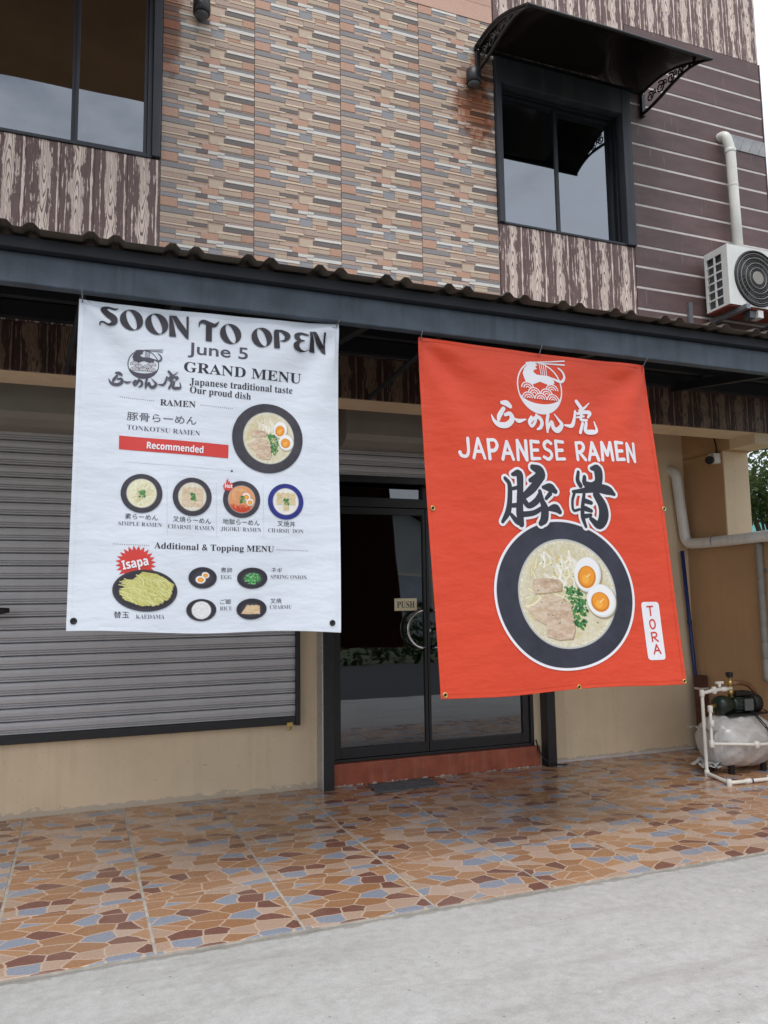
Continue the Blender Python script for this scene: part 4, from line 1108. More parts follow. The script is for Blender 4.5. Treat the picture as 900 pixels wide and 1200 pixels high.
def picture(kind, x, y, soft):
    cv = Canvas(x, y, soft); rr = random.Random(sum(map(ord, kind)))
    r = np.hypot(x, y)
    rim = {'don': (44, 48, 130)}.get(kind, (64, 60, 68))
    cv.c[:] = np.array(rim) / 255.0
    cv.tint(np.ones_like(x), 0.35, 6, 2)
    Z = lambda a, b: ((a - 445) / 423.0, (b - 459) / 456.0)
    if kind in ('tonkotsu', 'tonkotsu_big'):
        cx, cy, rx, ry = 0.026, -0.009, 0.71, 0.735
        if kind == 'tonkotsu_big':
            cv.c[:] = np.array((56, 58, 70)) / 255.0; cv.tint(np.ones_like(x), 0.4, 4, 2)
            cv.fill(np.clip((0.5 - (np.abs(r - 0.985) - 0.004) / soft), 0, 1), (40, 41, 52))
            cv.fill(np.clip((r - 0.995) / soft + 0.5, 0, 1), (240, 238, 242))
        n = fnoise(x * 26, y * 26, 9)
        cv.fill(cv.ell(cx, cy, rx * 1.02, ry * 1.02), (196, 196, 190)); soup = cv.ell(cx, cy, rx * 0.985, ry * 0.985)
        cv.fill(soup, (216, 206, 176)); cv.fill(soup * np.clip((n - 0.5) * 3, 0, 1), (230, 224, 204), 0.55); cv.fill(soup * np.clip((0.45 - n) * 3, 0, 1), (196, 182, 142), 0.5)
        foam = fnoise(x * 60, y * 60, 4); rr_ = np.hypot((x - cx) / rx, (y - cy) / ry)
        cv.fill(soup * np.clip((rr_ - 0.86) * 9, 0, 1) * np.clip((foam - 0.5) * 8, 0, 1), (240, 236, 222), 0.8)
        cv.fill(soup * np.clip((foam - 0.66) * 9, 0, 1), (242, 238, 226), 0.5)
        noodles(cv, rr, 46, -0.02, -0.02, 0.62, 0.62, 0.011, [(232, 218, 166), (222, 204, 146), (240, 230, 192)])
        for _ in range(34):
            a = rr.uniform(-0.32, 0.18); b = rr.uniform(-0.60, -0.18); th = rr.uniform(0.4, 1.6)
            cv.line([(a, b), (a + 0.10 * math.cos(th), b + 0.10 * math.sin(th)), (a + 0.2 * math.cos(th + 0.4), b + 0.17 * math.sin(th + 0.4))], 0.013, rr.choice([(238, 234, 220), (224, 216, 196), (246, 244, 236)]), 0.9)
        slab(cv, [Z(250, 362), Z(330, 356), Z(412, 366), Z(432, 390), Z(425, 436), Z(340, 446), Z(252, 450), Z(238, 420)], (204, 176, 150), 4)
        slab(cv, [Z(200, 545), Z(260, 490), Z(340, 450), Z(450, 495), Z(350, 560), Z(320, 650), Z(240, 600)], (208, 182, 154), 6)
        slab(cv, [Z(338, 505), Z(400, 498), Z(470, 512), Z(484, 560), Z(486, 680), Z(466, 735), Z(380, 738), Z(305, 708), Z(312, 640), Z(318, 580)], (202, 174, 148), 8)
        cv.line([Z(195, 525), Z(240, 515), Z(290, 475)], 0.012, (240, 230, 200))
        onions(cv, rr, [Z(440, 410), Z(540, 420), Z(580, 520), Z(560, 640), Z(530, 685), Z(485, 640), Z(480, 520)], 150)
        onions(cv, rr, [Z(180, 260), Z(600, 160), Z(720, 600), Z(400, 760)], 26, 0.006, 0.013)
        egg(cv, *Z(598, 335), 0.195, 0.245, 0.25, -0.015, 0.15, 0.64); egg(cv, *Z(667, 502), 0.212, 0.23, -0.1, -0.02, 0.08, 0.6)
    elif kind in ('simple', 'charsiu', 'jigoku', 'don'):
        soup = cv.ell(0, 0, 0.70, 0.72); n = fnoise(x * 12, y * 12, 5)
        base = {'simple': (226, 222, 190), 'charsiu': (222, 214, 194), 'jigoku': (222, 150, 104), 'don': (232, 228, 220)}[kind]
        cv.fill(cv.ell(0, 0, 0.73, 0.75), (206, 200, 188)); cv.fill(soup, base); cv.fill(soup * np.clip((n - 0.5) * 4, 0, 1), tuple(min(255, q + 14) for q in base))
        if kind == 'simple': noodles(cv, rr, 26, 0, 0, 0.6, 0.6, 0.02, [(232, 226, 184), (216, 206, 158)])
        if kind == 'jigoku':
            cv.fill(soup * np.clip((y - 0.25) * 4 + (n - 0.5) * 3, 0, 1), (196, 66, 40)); noodles(cv, rr, 16, -0.1, -0.2, 0.5, 0.4, 0.02, [(236, 192, 140), (226, 170, 112)])
        if kind in ('charsiu', 'don'):
            for i in (-1, 0, 1):
                for j in (-1, 0, 1):
                    if kind == 'don' and abs(i) == 1 and j == 1: continue
                    px, py = i * 0.36, j * 0.34 + 0.02
                    slab(cv, [(px - 0.17, py - 0.15), (px + 0.16, py - 0.16), (px + 0.17, py + 0.14), (px - 0.15, py + 0.16)], (222, 198, 164) if kind == 'charsiu' else (222, 200, 148), i * 3 + j)
        if kind == 'jigoku': egg(cv, 0.25, -0.15, 0.22, 0.2, 0.3); egg(cv, 0.45, 0.14, 0.2, 0.19, -0.2)
        onions(cv, rr, [(-0.14, -0.18), (0.14, -0.16), (0.18, 0.18), (-0.12, 0.2)], 30, 0.03, 0.06)
    else:
        cv.fill(cv.ell(0, -0.03, 0.93, 0.90), (52, 48, 56)); cv.fill(cv.ell(0, 0.04, 0.72, 0.66), (66, 62, 70))
        if kind == 'kaedama':
            cv.fill(cv.poly([(-0.8, 0.12), (-0.55, -0.3), (-0.1, -0.9), (0.35, -0.82), (0.9, -0.34), (0.8, 0.1), (0.45, 0.62), (-0.1, 0.76), (-0.6, 0.5)]), (196, 190, 108))
            for _ in range(210):
                t = rr.uniform(-0.8, 0.6); a = rr.uniform(-0.5, 0.6); yy = rr.uniform(-0.86, 0.62) * (1 - abs(t) * 0.45)
                pts = [(t + 0.13 * k * math.cos(a + 0.16 * k), yy + 0.13 * k * math.sin(a + 0.16 * k)) for k in range(5)]
                pts = [p for p in pts if (p[0] / 0.86) ** 2 + ((p[1] + 0.04) / 0.8) ** 2 < 1]
                if len(pts) > 1: cv.line(pts, 0.030, (150, 146, 74), 0.6); cv.line(pts, 0.020, rr.choice([(222, 218, 142), (206, 200, 118), (232, 230, 164)]))
        if kind == 'egg': egg(cv, 0.20, -0.24, 0.26, 0.30, -0.5, 0, 0.05, 0.6); egg(cv, -0.14, 0.18, 0.36, 0.36, 0.3, 0, 0.05, 0.6)
        if kind == 'onion':
            for _ in range(130):
                a, q = rr.uniform(0, 6.28), math.sqrt(rr.random())
                cv.fill(cv.ell(0.02 + 0.52 * q * math.cos(a), 0.05 + 0.5 * q * math.sin(a), 0.07, 0.055, rr.uniform(0, 3)), rr.choice([(72, 158, 82), (104, 186, 108), (54, 130, 66), (140, 206, 138)]))
        if kind == 'rice':
            m = cv.ell(0, 0.02, 0.64, 0.80); cv.fill(m, (216, 216, 216)); n = fnoise(x * 22, y * 22, 3); cv.fill(m * np.clip((n - 0.45) * 6, 0, 1), (240, 240, 240))
        if kind == 'meat':
            for px in (-0.25, 0.02, 0.28): slab(cv, [(px - 0.34 * (px < 0) - 0.1, 0.42), (px - 0.05, -0.42), (px + 0.25, -0.3), (px + 0.28, 0.5)], (222, 190, 142), px)
    return cv.c

def picture_mesh(banner, root, kind, cx, cy, rx, ry, res, name, edge=1.0):
    nr = max(8, int(max(rx, ry) / res)); ns = max(32, int(6.2832 * max(rx, ry) / res * 0.8))
    rad = np.linspace(0.02, edge, nr); ang = np.linspace(0, 2 * np.pi, ns, endpoint=False)
    X = (rad[:, None] * np.cos(ang)).ravel(); Y = (rad[:, None] * np.sin(ang)).ravel()
    c = picture(kind, X, Y, soft=1.6 * res / max(rx, ry))
    c = np.where(c <= 0.04045, c / 12.92, ((np.clip(c, 0, 1) + 0.055) / 1.055) ** 2.4)
    org = WORLD[root.name]
    me = bpy.data.meshes.new(name)
    vs = [banner.at(cx + X[i] * rx, cy + Y[i] * ry, 0.0032) - org for i in range(len(X))]
    fs = [(j * ns + k, (j + 1) * ns + k, (j + 1) * ns + (k + 1) % ns, j * ns + (k + 1) % ns) for j in range(nr - 1) for k in range(ns)] + [tuple(range(ns))]
    me.from_pydata(vs, [], fs); me.materials.append(M['picture'])
    ca = me.color_attributes.new('Col', 'FLOAT_COLOR', 'POINT')
    ca.data.foreach_set('color', np.column_stack([c, np.ones(len(c))]).astype(np.float32).ravel())
    me.polygons.foreach_set('use_smooth', [True] * len(fs)); me.update()
    return place(name, me, org, root)

def emblem(pr_fg, pr_bg_print, cx, cy, r, to):
    """round bowl emblem: animal in a bowl of scalloped waves; to(x, y, w) maps the red banner's traced marks"""
    circ = lambda q, n=48: [(cx + q * math.cos(6.2832 * k / n), cy + q * math.sin(6.2832 * k / n)) for k in range(n)]
    pr_fg.ring(circ(r), circ(r * 0.945))
    # filled foot of the bowl
    ft = [(cx + 0.96 * r * math.cos(t), cy + 0.96 * r * math.sin(t)) for t in np.linspace(0.16, math.pi - 0.16, 30)]
    up = [(cx + r * 0.92 * math.cos(t), cy + r * (0.20 + 0.42 * math.sin(t))) for t in np.linspace(math.pi - 0.1, 0.1, 24)]
    pr_fg.poly(ft + up)
    pr_fg.poly([to(x, y, 0)[:2] for x, y in TIGER])
    # scalloped waves, upper rows first
    for row in range(3):
        for col in range(-3, 4):
            ox = (col + 0.5 * (row % 2)) * 0.54; oy = 0.02 + row * 0.19
            if abs(ox) > 0.72 - 0.16 * max(0, row - 1) or (row == 0 and abs(ox) < 0.3): continue
            for q, fg in ((0.285, 1), (0.240, 0), (0.185, 1), (0.140, 0), (0.085, 1), (0.045, 0)):
                pts = [(cx + r * (ox + q * math.cos(t)), cy + r * (oy + 0.04 - q * math.sin(t) * 0.85)) for t in np.linspace(0, math.pi, 14)]
                pts = [p if math.hypot(p[0] - cx, p[1] - cy) < r * 0.95 else (cx + (p[0] - cx) * 0.95 * r / math.hypot(p[0] - cx, p[1] - cy), cy + (p[1] - cy) * 0.95 * r / math.hypot(p[0] - cx, p[1] - cy)) for p in pts]
                tgt = pr_fg if fg else pr_bg_print
                tgt.e = max(pr_fg.e, pr_bg_print.e); tgt.put(pts, [tuple(range(14))], 3e-5)
    pr_fg.e = max(pr_fg.e, pr_bg_print.e)
    for st in LOGO_LINES: pr_fg.brush([to(*p) for p in st], res=4)
    for st in LOGO_BRUSH: pr_fg.brush([to(*p) for p in st], grow=0.06 * r / 8, res=5)

def eyelet(ban, root, u, v, mat='brass'):
    p = ban.at(u, v, 0.0015); ring = [V((p.x + 0.011 * math.cos(6.2832 * k / 14), p.y, p.z + 0.011 * math.sin(6.2832 * k / 14))) for k in range(14)]
    o = MB().tube(ring, 0.0042, 6, closed=True).build('eyelet', mat, root)
    MB().lathe((p.x, p.y + 0.0005, p.z), (0, -1, 0), [(0, 0.0075), (0.0008, 0.0075)], 12).build('eyelet_hole', 'rubber', o)
# ------------------------------------------------------------------ white menu banner
BY = 3.65
wb = Banner(WHITE_CORNERS, 1220.0, 1510.0, BY, 0.7)
wroot = empty('menu_banner', (0.57, BY, 1.22), 'white hanging menu banner headed SOON TO OPEN with bowls of ramen', 'banner')
wb.cloth('cloth_white', wroot, 'cloth_white_back')
pr = Print(wb)
O_OUT = lambda n=40: [(0.5 + 0.5 * math.cos(t), 0.5 + 0.5 * math.sin(t)) for t in np.linspace(0, 6.2832, n, endpoint=False)]
def O_IN(n=40):
    out = []
    for t in np.linspace(0, 6.2832, n, endpoint=False):
        a, b = 0.185 * math.cos(t), 0.47 * math.sin(t); q = -0.36
        out.append((0.5 + a * math.cos(q) - b * math.sin(q) * 1.0, 0.5 + a * math.sin(q) + b * math.cos(q)))
    return out
def glyph(ch, cx, cy, w, h):
    m = lambda p: (cx - w / 2 + p[0] * w, cy - h / 2 + p[1] * h)
    br = lambda pts: pr.brush([(*m(p[:2]), p[2] * 1.12 * (w + h) / 2) for p in pts], res=6)
    pl = lambda pts: pr.poly([m(p) for p in pts])
    if ch == 'O':
        # start the inner loop where the outer loop is nearest, so the ring does not twist
        pr.ring([m(p) for p in O_OUT()], [m(p) for p in O_IN()])
    elif ch == 'S':
        br([(0.97, 0.06, 0.03), (0.80, 0.12, 0.09), (0.45, 0.07, 0.10), (0.20, 0.20, 0.26), (0.42, 0.42, 0.32), (0.72, 0.60, 0.34), (0.78, 0.82, 0.24), (0.50, 0.95, 0.10), (0.20, 0.84, 0.07), (0.04, 0.86, 0.07), (0.02, 0.98, 0.03)])
    elif ch == 'N':
        pl([(0, 0.0), (0.14, 0.10), (0.24, 0.40), (0.36, 0.98), (0.0, 0.98)]); pl([(0.0, 0.0), (0.36, 0.0), (0.99, 0.74), (0.99, 1.06), (0.84, 0.98), (0.42, 0.54), (0.16, 0.08)]); pl([(0.87, 0.0), (1.0, 0.0), (1.0, 1.06), (0.91, 0.96)])
    elif ch == 'T':
        pl([(0.34, 0.26), (0.64, 0.30), (0.64, 1.0), (0.34, 1.0)]); br([(0.0, 0.36, 0.03), (0.03, 0.18, 0.08), (0.22, 0.10, 0.16), (0.52, 0.20, 0.20), (0.80, 0.22, 0.14), (1.0, 0.02, 0.02)])
    elif ch == 'P':
        pl([(0.0, 0.18), (0.06, 0.02), (0.30, 0.0), (0.36, 1.0), (0.02, 1.0)]); br([(0.22, 0.07, 0.06), (0.50, 0.08, 0.14), (0.82, 0.30, 0.30), (0.66, 0.56, 0.12), (0.38, 0.60, 0.03)])
    elif ch == 'E':
        br([(0.97, 0.16, 0.03), (0.82, 0.14, 0.10), (0.48, 0.08, 0.12), (0.24, 0.24, 0.26), (0.42, 0.44, 0.14), (0.70, 0.46, 0.04)]); br([(0.44, 0.46, 0.08), (0.20, 0.70, 0.28), (0.42, 0.92, 0.16), (0.72, 0.95, 0.05), (0.98, 0.86, 0.03)])
for g in HEADLINE:
    pr = Print(wb, 0.0045); glyph(*g); pr.done('headline_letter', 'ink', wroot)
for s_, st_, a, b_, c, d, cap, colr in MENU_TEXT:
    pr = Print(wb, 0.0046 if colr == 'white' else 0.0013)
    pr.text(s_, st_, a, b_, c, d, cap)
    tag(pr.done('lettering', 'print_white' if colr == 'white' else colr, wroot), kind='stuff')
for x0, y0, x1, y1 in DOTS:
    pr = Print(wb)
    n = int(math.hypot(x1 - x0, y1 - y0) / 9)
    for k in range(n + 1): pr.disc(x0 + (x1 - x0) * k / n, y0 + (y1 - y0) * k / n, 2.0, 6)
    tag(pr.done('dotted_line', 'ink2', wroot), kind='stuff')
pr = Print(wb); pr.disc(HAIRLINES[0][2] + 6, HAIRLINES[0][3] + 3, 5, 10); pr.done('printed_dot', 'ink2', wroot)
for x0, y0, x1, y1 in HAIRLINES:
    pr = Print(wb); L = math.hypot(x1 - x0, y1 - y0); nx_, ny_ = -(y1 - y0) / L * 0.6, (x1 - x0) / L * 0.6
    pr.grid([(x0 - nx_, y0 - ny_), (x1 - nx_, y1 - ny_), (x1 + nx_, y1 + ny_), (x0 + nx_, y0 + ny_)], 24, 1)
    pr.done('hairline', 'print_grey', wroot)
pr = Print(wb); pr.grid(MENU_BOX, 30, 5); ribbon = pr.done('ribbon', 'print_red', wroot)
pr = Print(wb)
bx_, by_, ro, ri = BURST
pr.poly([(bx_ + (ro if k % 2 else ri) * math.cos(6.2832 * k / 48), by_ + (ro if k % 2 else ri) * math.sin(6.2832 * k / 48) * 0.95) for k in range(48)])
pr.done('starburst', 'print_red', wroot)
for kind, cx, cy, rx, ry in MENU_PICTURES:
    picture_mesh(wb, wroot, kind, cx, cy, rx, ry, 2.2, 'bowl_picture' if kind in ('tonkotsu', 'simple', 'charsiu', 'jigoku', 'don') else 'plate_picture')
pr = Print(wb, 0.0042)
fx_, fy_, fr_ = FLAME
pr.poly([(fx_ + fr_ * a, fy_ + fr_ * b_) for a, b_ in ((-0.7, 0.9), (-1.0, 0.2), (-0.75, -0.5), (-0.5, -0.1), (-0.35, -1.0), (0.0, -1.5), (-0.02, -0.6), (0.3, -1.0), (0.4, -0.3), (0.75, -0.7), (1.0, 0.1), (0.75, 0.85), (0.1, 1.1))])
pr.done('flame', 'print_red', wroot)
mx_, my_, mr_ = MENU_LOGO; lx_, ly_, lr_ = LOGO_CIRCLE; kk = mr_ / lr_
to_menu = lambda x, y, w: (mx_ + (x - lx_) * kk, my_ + (y - ly_) * kk, w * kk)
pf, pb = Print(wb), Print(wb)
emblem(pf, pb, mx_, my_, mr_, to_menu)
em = pf.done('emblem', 'ink2', wroot); pb.done('emblem_gap', 'print_white', em)
for e in WHITE_EYELETS: eyelet(wb, wroot, *e, mat='black_metal')
def tie(ban, root, u, v, x, z):
    p = ban.at(u, v, 0.003)
    MB().tube(bend([(p.x, p.y - 0.004, p.z - 0.006), (p.x, p.y - 0.010, p.z + 0.01), (x, BY - 0.035, z), (x, BY + 0.01, z + 0.012)], 0.008), 0.003, 6).build('tie_cord', 'galv', root)
tie(wb, wroot, 14, 14, WHITE_CORNERS[0][0] + 0.01, 2.748); tie(wb, wroot, 1206, 14, WHITE_CORNERS[1][0] - 0.005, 2.752)

# ------------------------------------------------------------------ red banner
rb = Banner(RED_CORNERS, 1500.0, 1860.0, BY, 2.4)
rroot = empty('ramen_banner', (2.45, BY, 0.86), 'large red hanging banner reading JAPANESE RAMEN with a bowl of noodles', 'banner')
rb.cloth('cloth_red', rroot, 'cloth_red_back')
pf, pb = Print(rb), Print(rb)
emblem(pf, pb, lx_, ly_, lr_, lambda x, y, w: (x, y, w))
em = pf.done('emblem', 'print_white', rroot); pb.done('emblem_gap', 'cloth_red', em)
for wd, x0, y0, x1, y1, cap in RED_WORDS:
    pr = Print(rb); marker_word(pr, wd, x0, y0, x1, y1, cap, 19)
    tag(pr.done('lettering', 'print_white', rroot), kind='stuff')
bx_, by_, brx, bry = RED_BOWL
picture_mesh(rb, rroot, 'tonkotsu_big', bx_, by_, brx, bry, 2.3, 'bowl_picture', 1.03)
for strokes in (TONKOTSU_BRUSH[:13], TONKOTSU_BRUSH[13:]):
    pr = Print(rb, 0.0036)
    for st_ in strokes: pr.brush(st_, grow=18)
    outl = pr.done('character_outline', 'print_white', rroot)
    pr2 = Print(rb, 0.0036 + pr.e + 1e-4)
    for st_ in strokes: pr2.brush(st_, grow=4)
    pr2.done('character', 'char_black', rroot)
pr = Print(rb)
q = [np.array(p) for p in TORA_PLATE]; cc = sum(q) / 4
pl = []
for i in range(4):
    a, b_, c = q[i - 1], q[i], q[(i + 1) % 4]; da, dc = (a - b_) / np.hypot(*(a - b_)) * 22, (c - b_) / np.hypot(*(c - b_)) * 22
    for t in np.linspace(0, 1, 6): pl.append(tuple((b_ + da) * (1 - t) ** 2 + b_ * 2 * t * (1 - t) + (b_ + dc) * t * t))
pr.poly(pl); pr.done('name_plate', 'print_white', rroot)
ax_ = (q[3] - q[0]); ax_ = ax_ / np.hypot(*ax_)
for ch_, x, y in TORA:
    pr = Print(rb, 0.0024)
    for st_ in GLY[ch_]:
        pr.brush([(x + (gx - 0.32) * 58 + (gy - 0.5) * 50 * ax_[0], y + (gy - 0.5) * 50, 9) for gx, gy in st_], res=4)
    pr.done('name_letter', 'print_red', rroot)
for e in RED_EYELETS: eyelet(rb, rroot, *e)
tie(rb, rroot, 12, 12, RED_CORNERS[0][0] + 0.01, 2.748); tie(rb, rroot, 1488, 12, RED_CORNERS[1][0] - 0.005, 2.748); tie(rb, rroot, 750, 10, 2.36, 2.748)

# PUSH lettering on the door plate
vs, fs = text_mesh('PUSH', 'serif'); lo, hi = vs.min(0), vs.max(0)
pm = MB(); pm.add([(2.322 + (p[0] - lo[0]) * 0.150 / (hi[0] - lo[0]), DF + 0.0292, 1.293 + (p[1]) * 0.050 / 0.7) for p in vs], fs)
pm.build('push_lettering', 'ink', plate, fix=False)

# ------------------------------------------------------------------ lean-to awning
A = empty('metal_awning', (1.2, Y2, 2.742), 'corrugated metal lean-to awning on a blue-grey steel beam above both banners', 'awning')
AX0, AX1 = -3.2, 6.1
bm_ = box('beam', 'beam_paint', A, AX0, AX1, 3.62, 3.675, 2.746, 2.888, 0.006)
box('purlin', 'purlin_paint', A, AX0, AX1, 3.575, 3.665, 2.889, 2.9405, 0.003)
SL = (3.10 - 2.94) / (Y2 - 3.49)
def prof_x():
    out = []; x = -3.3
    base = -0.336
    pts = [(AX0, 0)]
    k = -9
    while True:
        p0 = base + 0.3455 * k; k += 1
        if p0 > AX1 - 0.25: break
        if p0 < AX0 + 0.1: continue
        for c in (p0, p0 + 0.105): pts += [(c - 0.036, 0.0), (c - 0.012, 0.024), (c + 0.012, 0.024), (c + 0.036, 0.0)]
    return pts + [(AX1, 0)]
pts = prof_x(); sh_ = MB(); n = len(pts)
rows = []
for y, dz in ((3.49, 0.0), (Y2 - 0.012, 0.0)):
    for t in (0.0, 0.0012): rows.append([(x, y, 2.944 + h + SL * (y - 3.49) + t) for x, h in pts])
vs = [p for r_row in rows for p in r_row]
fs = [(i, i + 1, 2 * n + i + 1, 2 * n + i) for i in range(n - 1)] + [(n + i, n + i + 1, 3 * n + i + 1, 3 * n + i) for i in range(n - 1)] + [(i, i + 1, n + i + 1, n + i) for i in range(n - 1)] + [(2 * n + i, 2 * n + i + 1, 3 * n + i + 1, 3 * n + i) for i in range(n - 1)]
sh_.add(vs, fs); sh_.build('roof_sheet', 'sheet', A)
box('wall_plate', 'purlin_paint', A, AX0, XE, 4.765, 4.818, 2.990, 3.084)
box('flashing', 'sheet', A, AX0, XE, 4.80, 4.8262, 3.100, 3.175)
for y in (4.1, 4.5):
    box('purlin', 'purlin_paint', A, AX0, AX1, y - 0.025, y + 0.025, 2.940 + SL * (y - 3.49) - 0.055, 2.940 + SL * (y - 3.49) - 0.001)
for x in (-1.9, -0.55, 0.42, 1.42, 2.9, 4.35, 5.4):
    rf = MB(); rf.add([(x - 0.025, 3.676, 2.80), (x + 0.025, 3.676, 2.80), (x + 0.025, 3.676, 2.868), (x - 0.025, 3.676, 2.868), (x - 0.025, Y2 - 0.006, 2.96), (x + 0.025, Y2 - 0.006, 2.96), (x + 0.025, Y2 - 0.006, 3.03), (x - 0.025, Y2 - 0.006, 3.03)], [(0, 1, 2, 3), (4, 5, 6, 7), (0, 1, 5, 4), (1, 2, 6, 5), (2, 3, 7, 6), (3, 0, 4, 7)])
    rf.build('rafter', 'purlin_paint', A)
for x in (-0.1, 1.78): rod('brace', 'purlin_paint', A, [(x, Y2 - 0.012, 2.70), (x + 0.10, 3.70, 2.86)], 0.016, 8)

# ------------------------------------------------------------------ window canopy with cast scroll brackets
K = empty('window_canopy', (3.42, Y2, 5.25), 'dark curved polycarbonate canopy with black scroll brackets over the upper window', 'canopy')
def canopy_pt(t):   # t 0 at wall, 1 at front lip
    y = Y2 - 0.012 - 0.735 * t
    z = 5.452 - 0.205 * t + 0.085 * math.sin(math.pi * min(1, t * 1.0)) * (1 - 0.25 * t)
    return y, z
cp = MB(); nn = 20; cx0, cx1 = 2.645, 4.205
vs = []
for th in (0, 0.004):
    for i in range(nn + 1):
        y, z = canopy_pt(i / nn); vs += [(cx0, y, z + th), (cx1, y, z + th)]
m = 2 * (nn + 1)
fs = []
for i in range(nn):
    fs += [(2 * i, 2 * i + 1, 2 * i + 3, 2 * i + 2), (m + 2 * i, m + 2 * i + 2, m + 2 * i + 3, m + 2 * i + 1), (2 * i, 2 * i + 2, m + 2 * i + 2, m + 2 * i), (2 * i + 1, m + 2 * i + 1, m + 2 * i + 3, 2 * i + 3)]
fs += [(0, m, m + 1, 1), (m - 2, m - 1, 2 * m - 1, 2 * m - 2)]
cp.add(vs, fs, smooth=True); cp.build('canopy_sheet', 'polycarb', K)
yw, zw = canopy_pt(0); yf_, zf_ = canopy_pt(1)
box('wall_rail', 'black_metal', K, cx0, cx1, Y2 - 0.03, Y2 - 0.008, 5.425, 5.449)
rod('front_rail', 'black_metal', K, [(cx0, yf_, zf_ - 0.004), (cx1, yf_, zf_ - 0.004)], 0.011, 8)
def spiral(cy, cz, r0, a0, turns, sgn, x, n=22):
    return [(x, cy + (r0 * (1 - 0.75 * k / n)) * math.cos(a0 + sgn * turns * 6.2832 * k / n), cz + (r0 * (1 - 0.75 * k / n)) * math.sin(a0 + sgn * turns * 6.2832 * k / n)) for k in range(n + 1)]
for x in (2.672, 4.182):
    br = MB()
    br.box(x - 0.014, x + 0.014, Y2 - 0.034, Y2 - 0.004, 5.235, 5.45)
    br.tube([(x, *canopy_pt(t)) if False else (x, canopy_pt(t)[0], canopy_pt(t)[1] - 0.014) for t in np.linspace(0.02, 1.0, 16)], 0.010, 8)
    low = [(x, Y2 - 0.03 - 0.70 * t, 5.262 + (zf_ - 0.02 - 5.262) * t + 0.115 * math.sin(math.pi * t * 0.95) * t) for t in np.linspace(0, 1, 16)]
    br.tube(low, [0.013] * 10 + [0.011] * 6, 8)
    o = br.build('bracket', 'black_metal', K)
    sc = MB()
    for t, r0 in ((0.14, 0.042), (0.30, 0.050), (0.46, 0.042), (0.60, 0.034), (0.73, 0.026)):
        yy, zt_ = canopy_pt(t); zl = np.interp(Y2 - 0.03 - 0.70 * t, [p[1] for p in low[::-1]], [p[2] for p in low[::-1]])
        zc = (zt_ - 0.02 + zl) / 2
        sc.tube(spiral(yy, zc, min(r0, (zt_ - zl) / 2 - 0.012), 1.2, 1.5, 1, x), 0.006, 6); sc.tube(spiral(yy - 0.045, zc + 0.008, r0 * 0.55, 4.0, 1.2, -1, x), 0.005, 6)
    sc.build('scroll', 'black_metal', o)
    bt = MB()
    for z in (5.258, 5.425): bt.lathe((x, Y2 - 0.034, z), (0, -1, 0), [(0, 0.008), (0.004, 0.007), (0.006, 0.003)], 10)
    bt.build('bolt', 'steel', o)

# ------------------------------------------------------------------ wall lamps
for x, z, lab in ((0.640, 5.172, 'small black up-down wall lamp high on the tiles beside the left window'), (2.610, 5.165, 'small black wall lamp by the canopy bracket above rusty stains')):
    L_ = empty('wall_lamp', (x, Y2, z), lab, 'lamp', 'black wall lamps on the stone-strip tiles')
    MB().lathe((x, Y2 - 0.062, z - 0.045), (0, 0, 1), [(0, 0.050), (0.004, 0.055), (0.100, 0.055), (0.104, 0.050)], 20).build('lamp_body', 'black_metal', L_)
    box('mounting', 'black_metal', L_, x - 0.022, x + 0.022, Y2 - 0.022, Y2 + 0.004, z - 0.03, z + 0.04)
    MB().lathe((x, Y2 - 0.062, z - 0.066), (0, 0, 1), [(0, 0.012), (0.006, 0.034), (0.0205, 0.046)], 18).build('lens', 'grey_box', L_)

# ------------------------------------------------------------------ air conditioner
AC = empty('air_conditioner', (5.07, 4.63, 3.61), 'white outdoor air-conditioner unit with round black fan on the brown siding', 'air conditioner')
ax0, ax1, ay0, ay1, az0, az1 = 4.67, 5.47, 4.51, 4.75, 3.612, 4.096
cs = MB()
cs.box(ax0 + 0.004, ax1, ay0, ay0 + 0.02, az0 + 0.03, az1)
fcx, fcz, frd = 4.962, 3.852, 0.218
cs = MB()
# front panel with a round opening
n = 48; circ = [(fcx + (frd + 0.012) * math.cos(6.2832 * k / n), fcz + (frd + 0.012) * math.sin(6.2832 * k / n)) for k in range(n)]
def sq(k):
    a = 6.2832 * k / n; c, s_ = math.cos(a), math.sin(a)
    t = min(((ax1 if c > 0 else ax0) - fcx) / c if abs(c) > 1e-6 else 9, ((az1 if s_ > 0 else az0) - fcz) / s_ if abs(s_) > 1e-6 else 9)
    return (fcx + c * t, fcz + s_ * t)
outer = [sq(k) for k in range(n)]
cs.add([(x, ay0, z) for x, z in circ] + [(x, ay0, z) for x, z in outer] + [(x, ay0 + 0.03, z) for x, z in circ], [(k, (k + 1) % n, n + (k + 1) % n, n + k) for k in range(n)] + [(k, (k + 1) % n, 2 * n + (k + 1) % n, 2 * n + k) for k in range(n)])
for cxx, czz in ((ax0, az0), (ax0, az1), (ax1, az0), (ax1, az1)):   # fill the panel corners the fan of quads cuts off
    ks = sorted(range(n), key=lambda k: (outer[k][0] - cxx) ** 2 + (outer[k][1] - czz) ** 2)[:2]
    cs.add([(outer[ks[0]][0], ay0, outer[ks[0]][1]), (outer[ks[1]][0], ay0, outer[ks[1]][1]), (cxx, ay0, czz)], [(0, 1, 2)])
cs.box(ax0, ax1, ay0 + 0.0005, ay1, az1 + 0.0005, az1 + 0.006)
cs.box(ax1 - 0.004, ax1, ay0 + 0.001, ay1, az0, az1); cs.box(ax0, ax1, ay1 - 0.004, ay1, az0, az1)
cs.build('casing', 'white_plastic', AC, fix=True)
sg = MB()
for z0_, z1_ in ((az0, az0 + 0.018), (az1 - 0.05, az1)): sg.box(ax0 - 0.002, ax0 + 0.008, ay0 + 0.001, ay1, z0_, z1_)
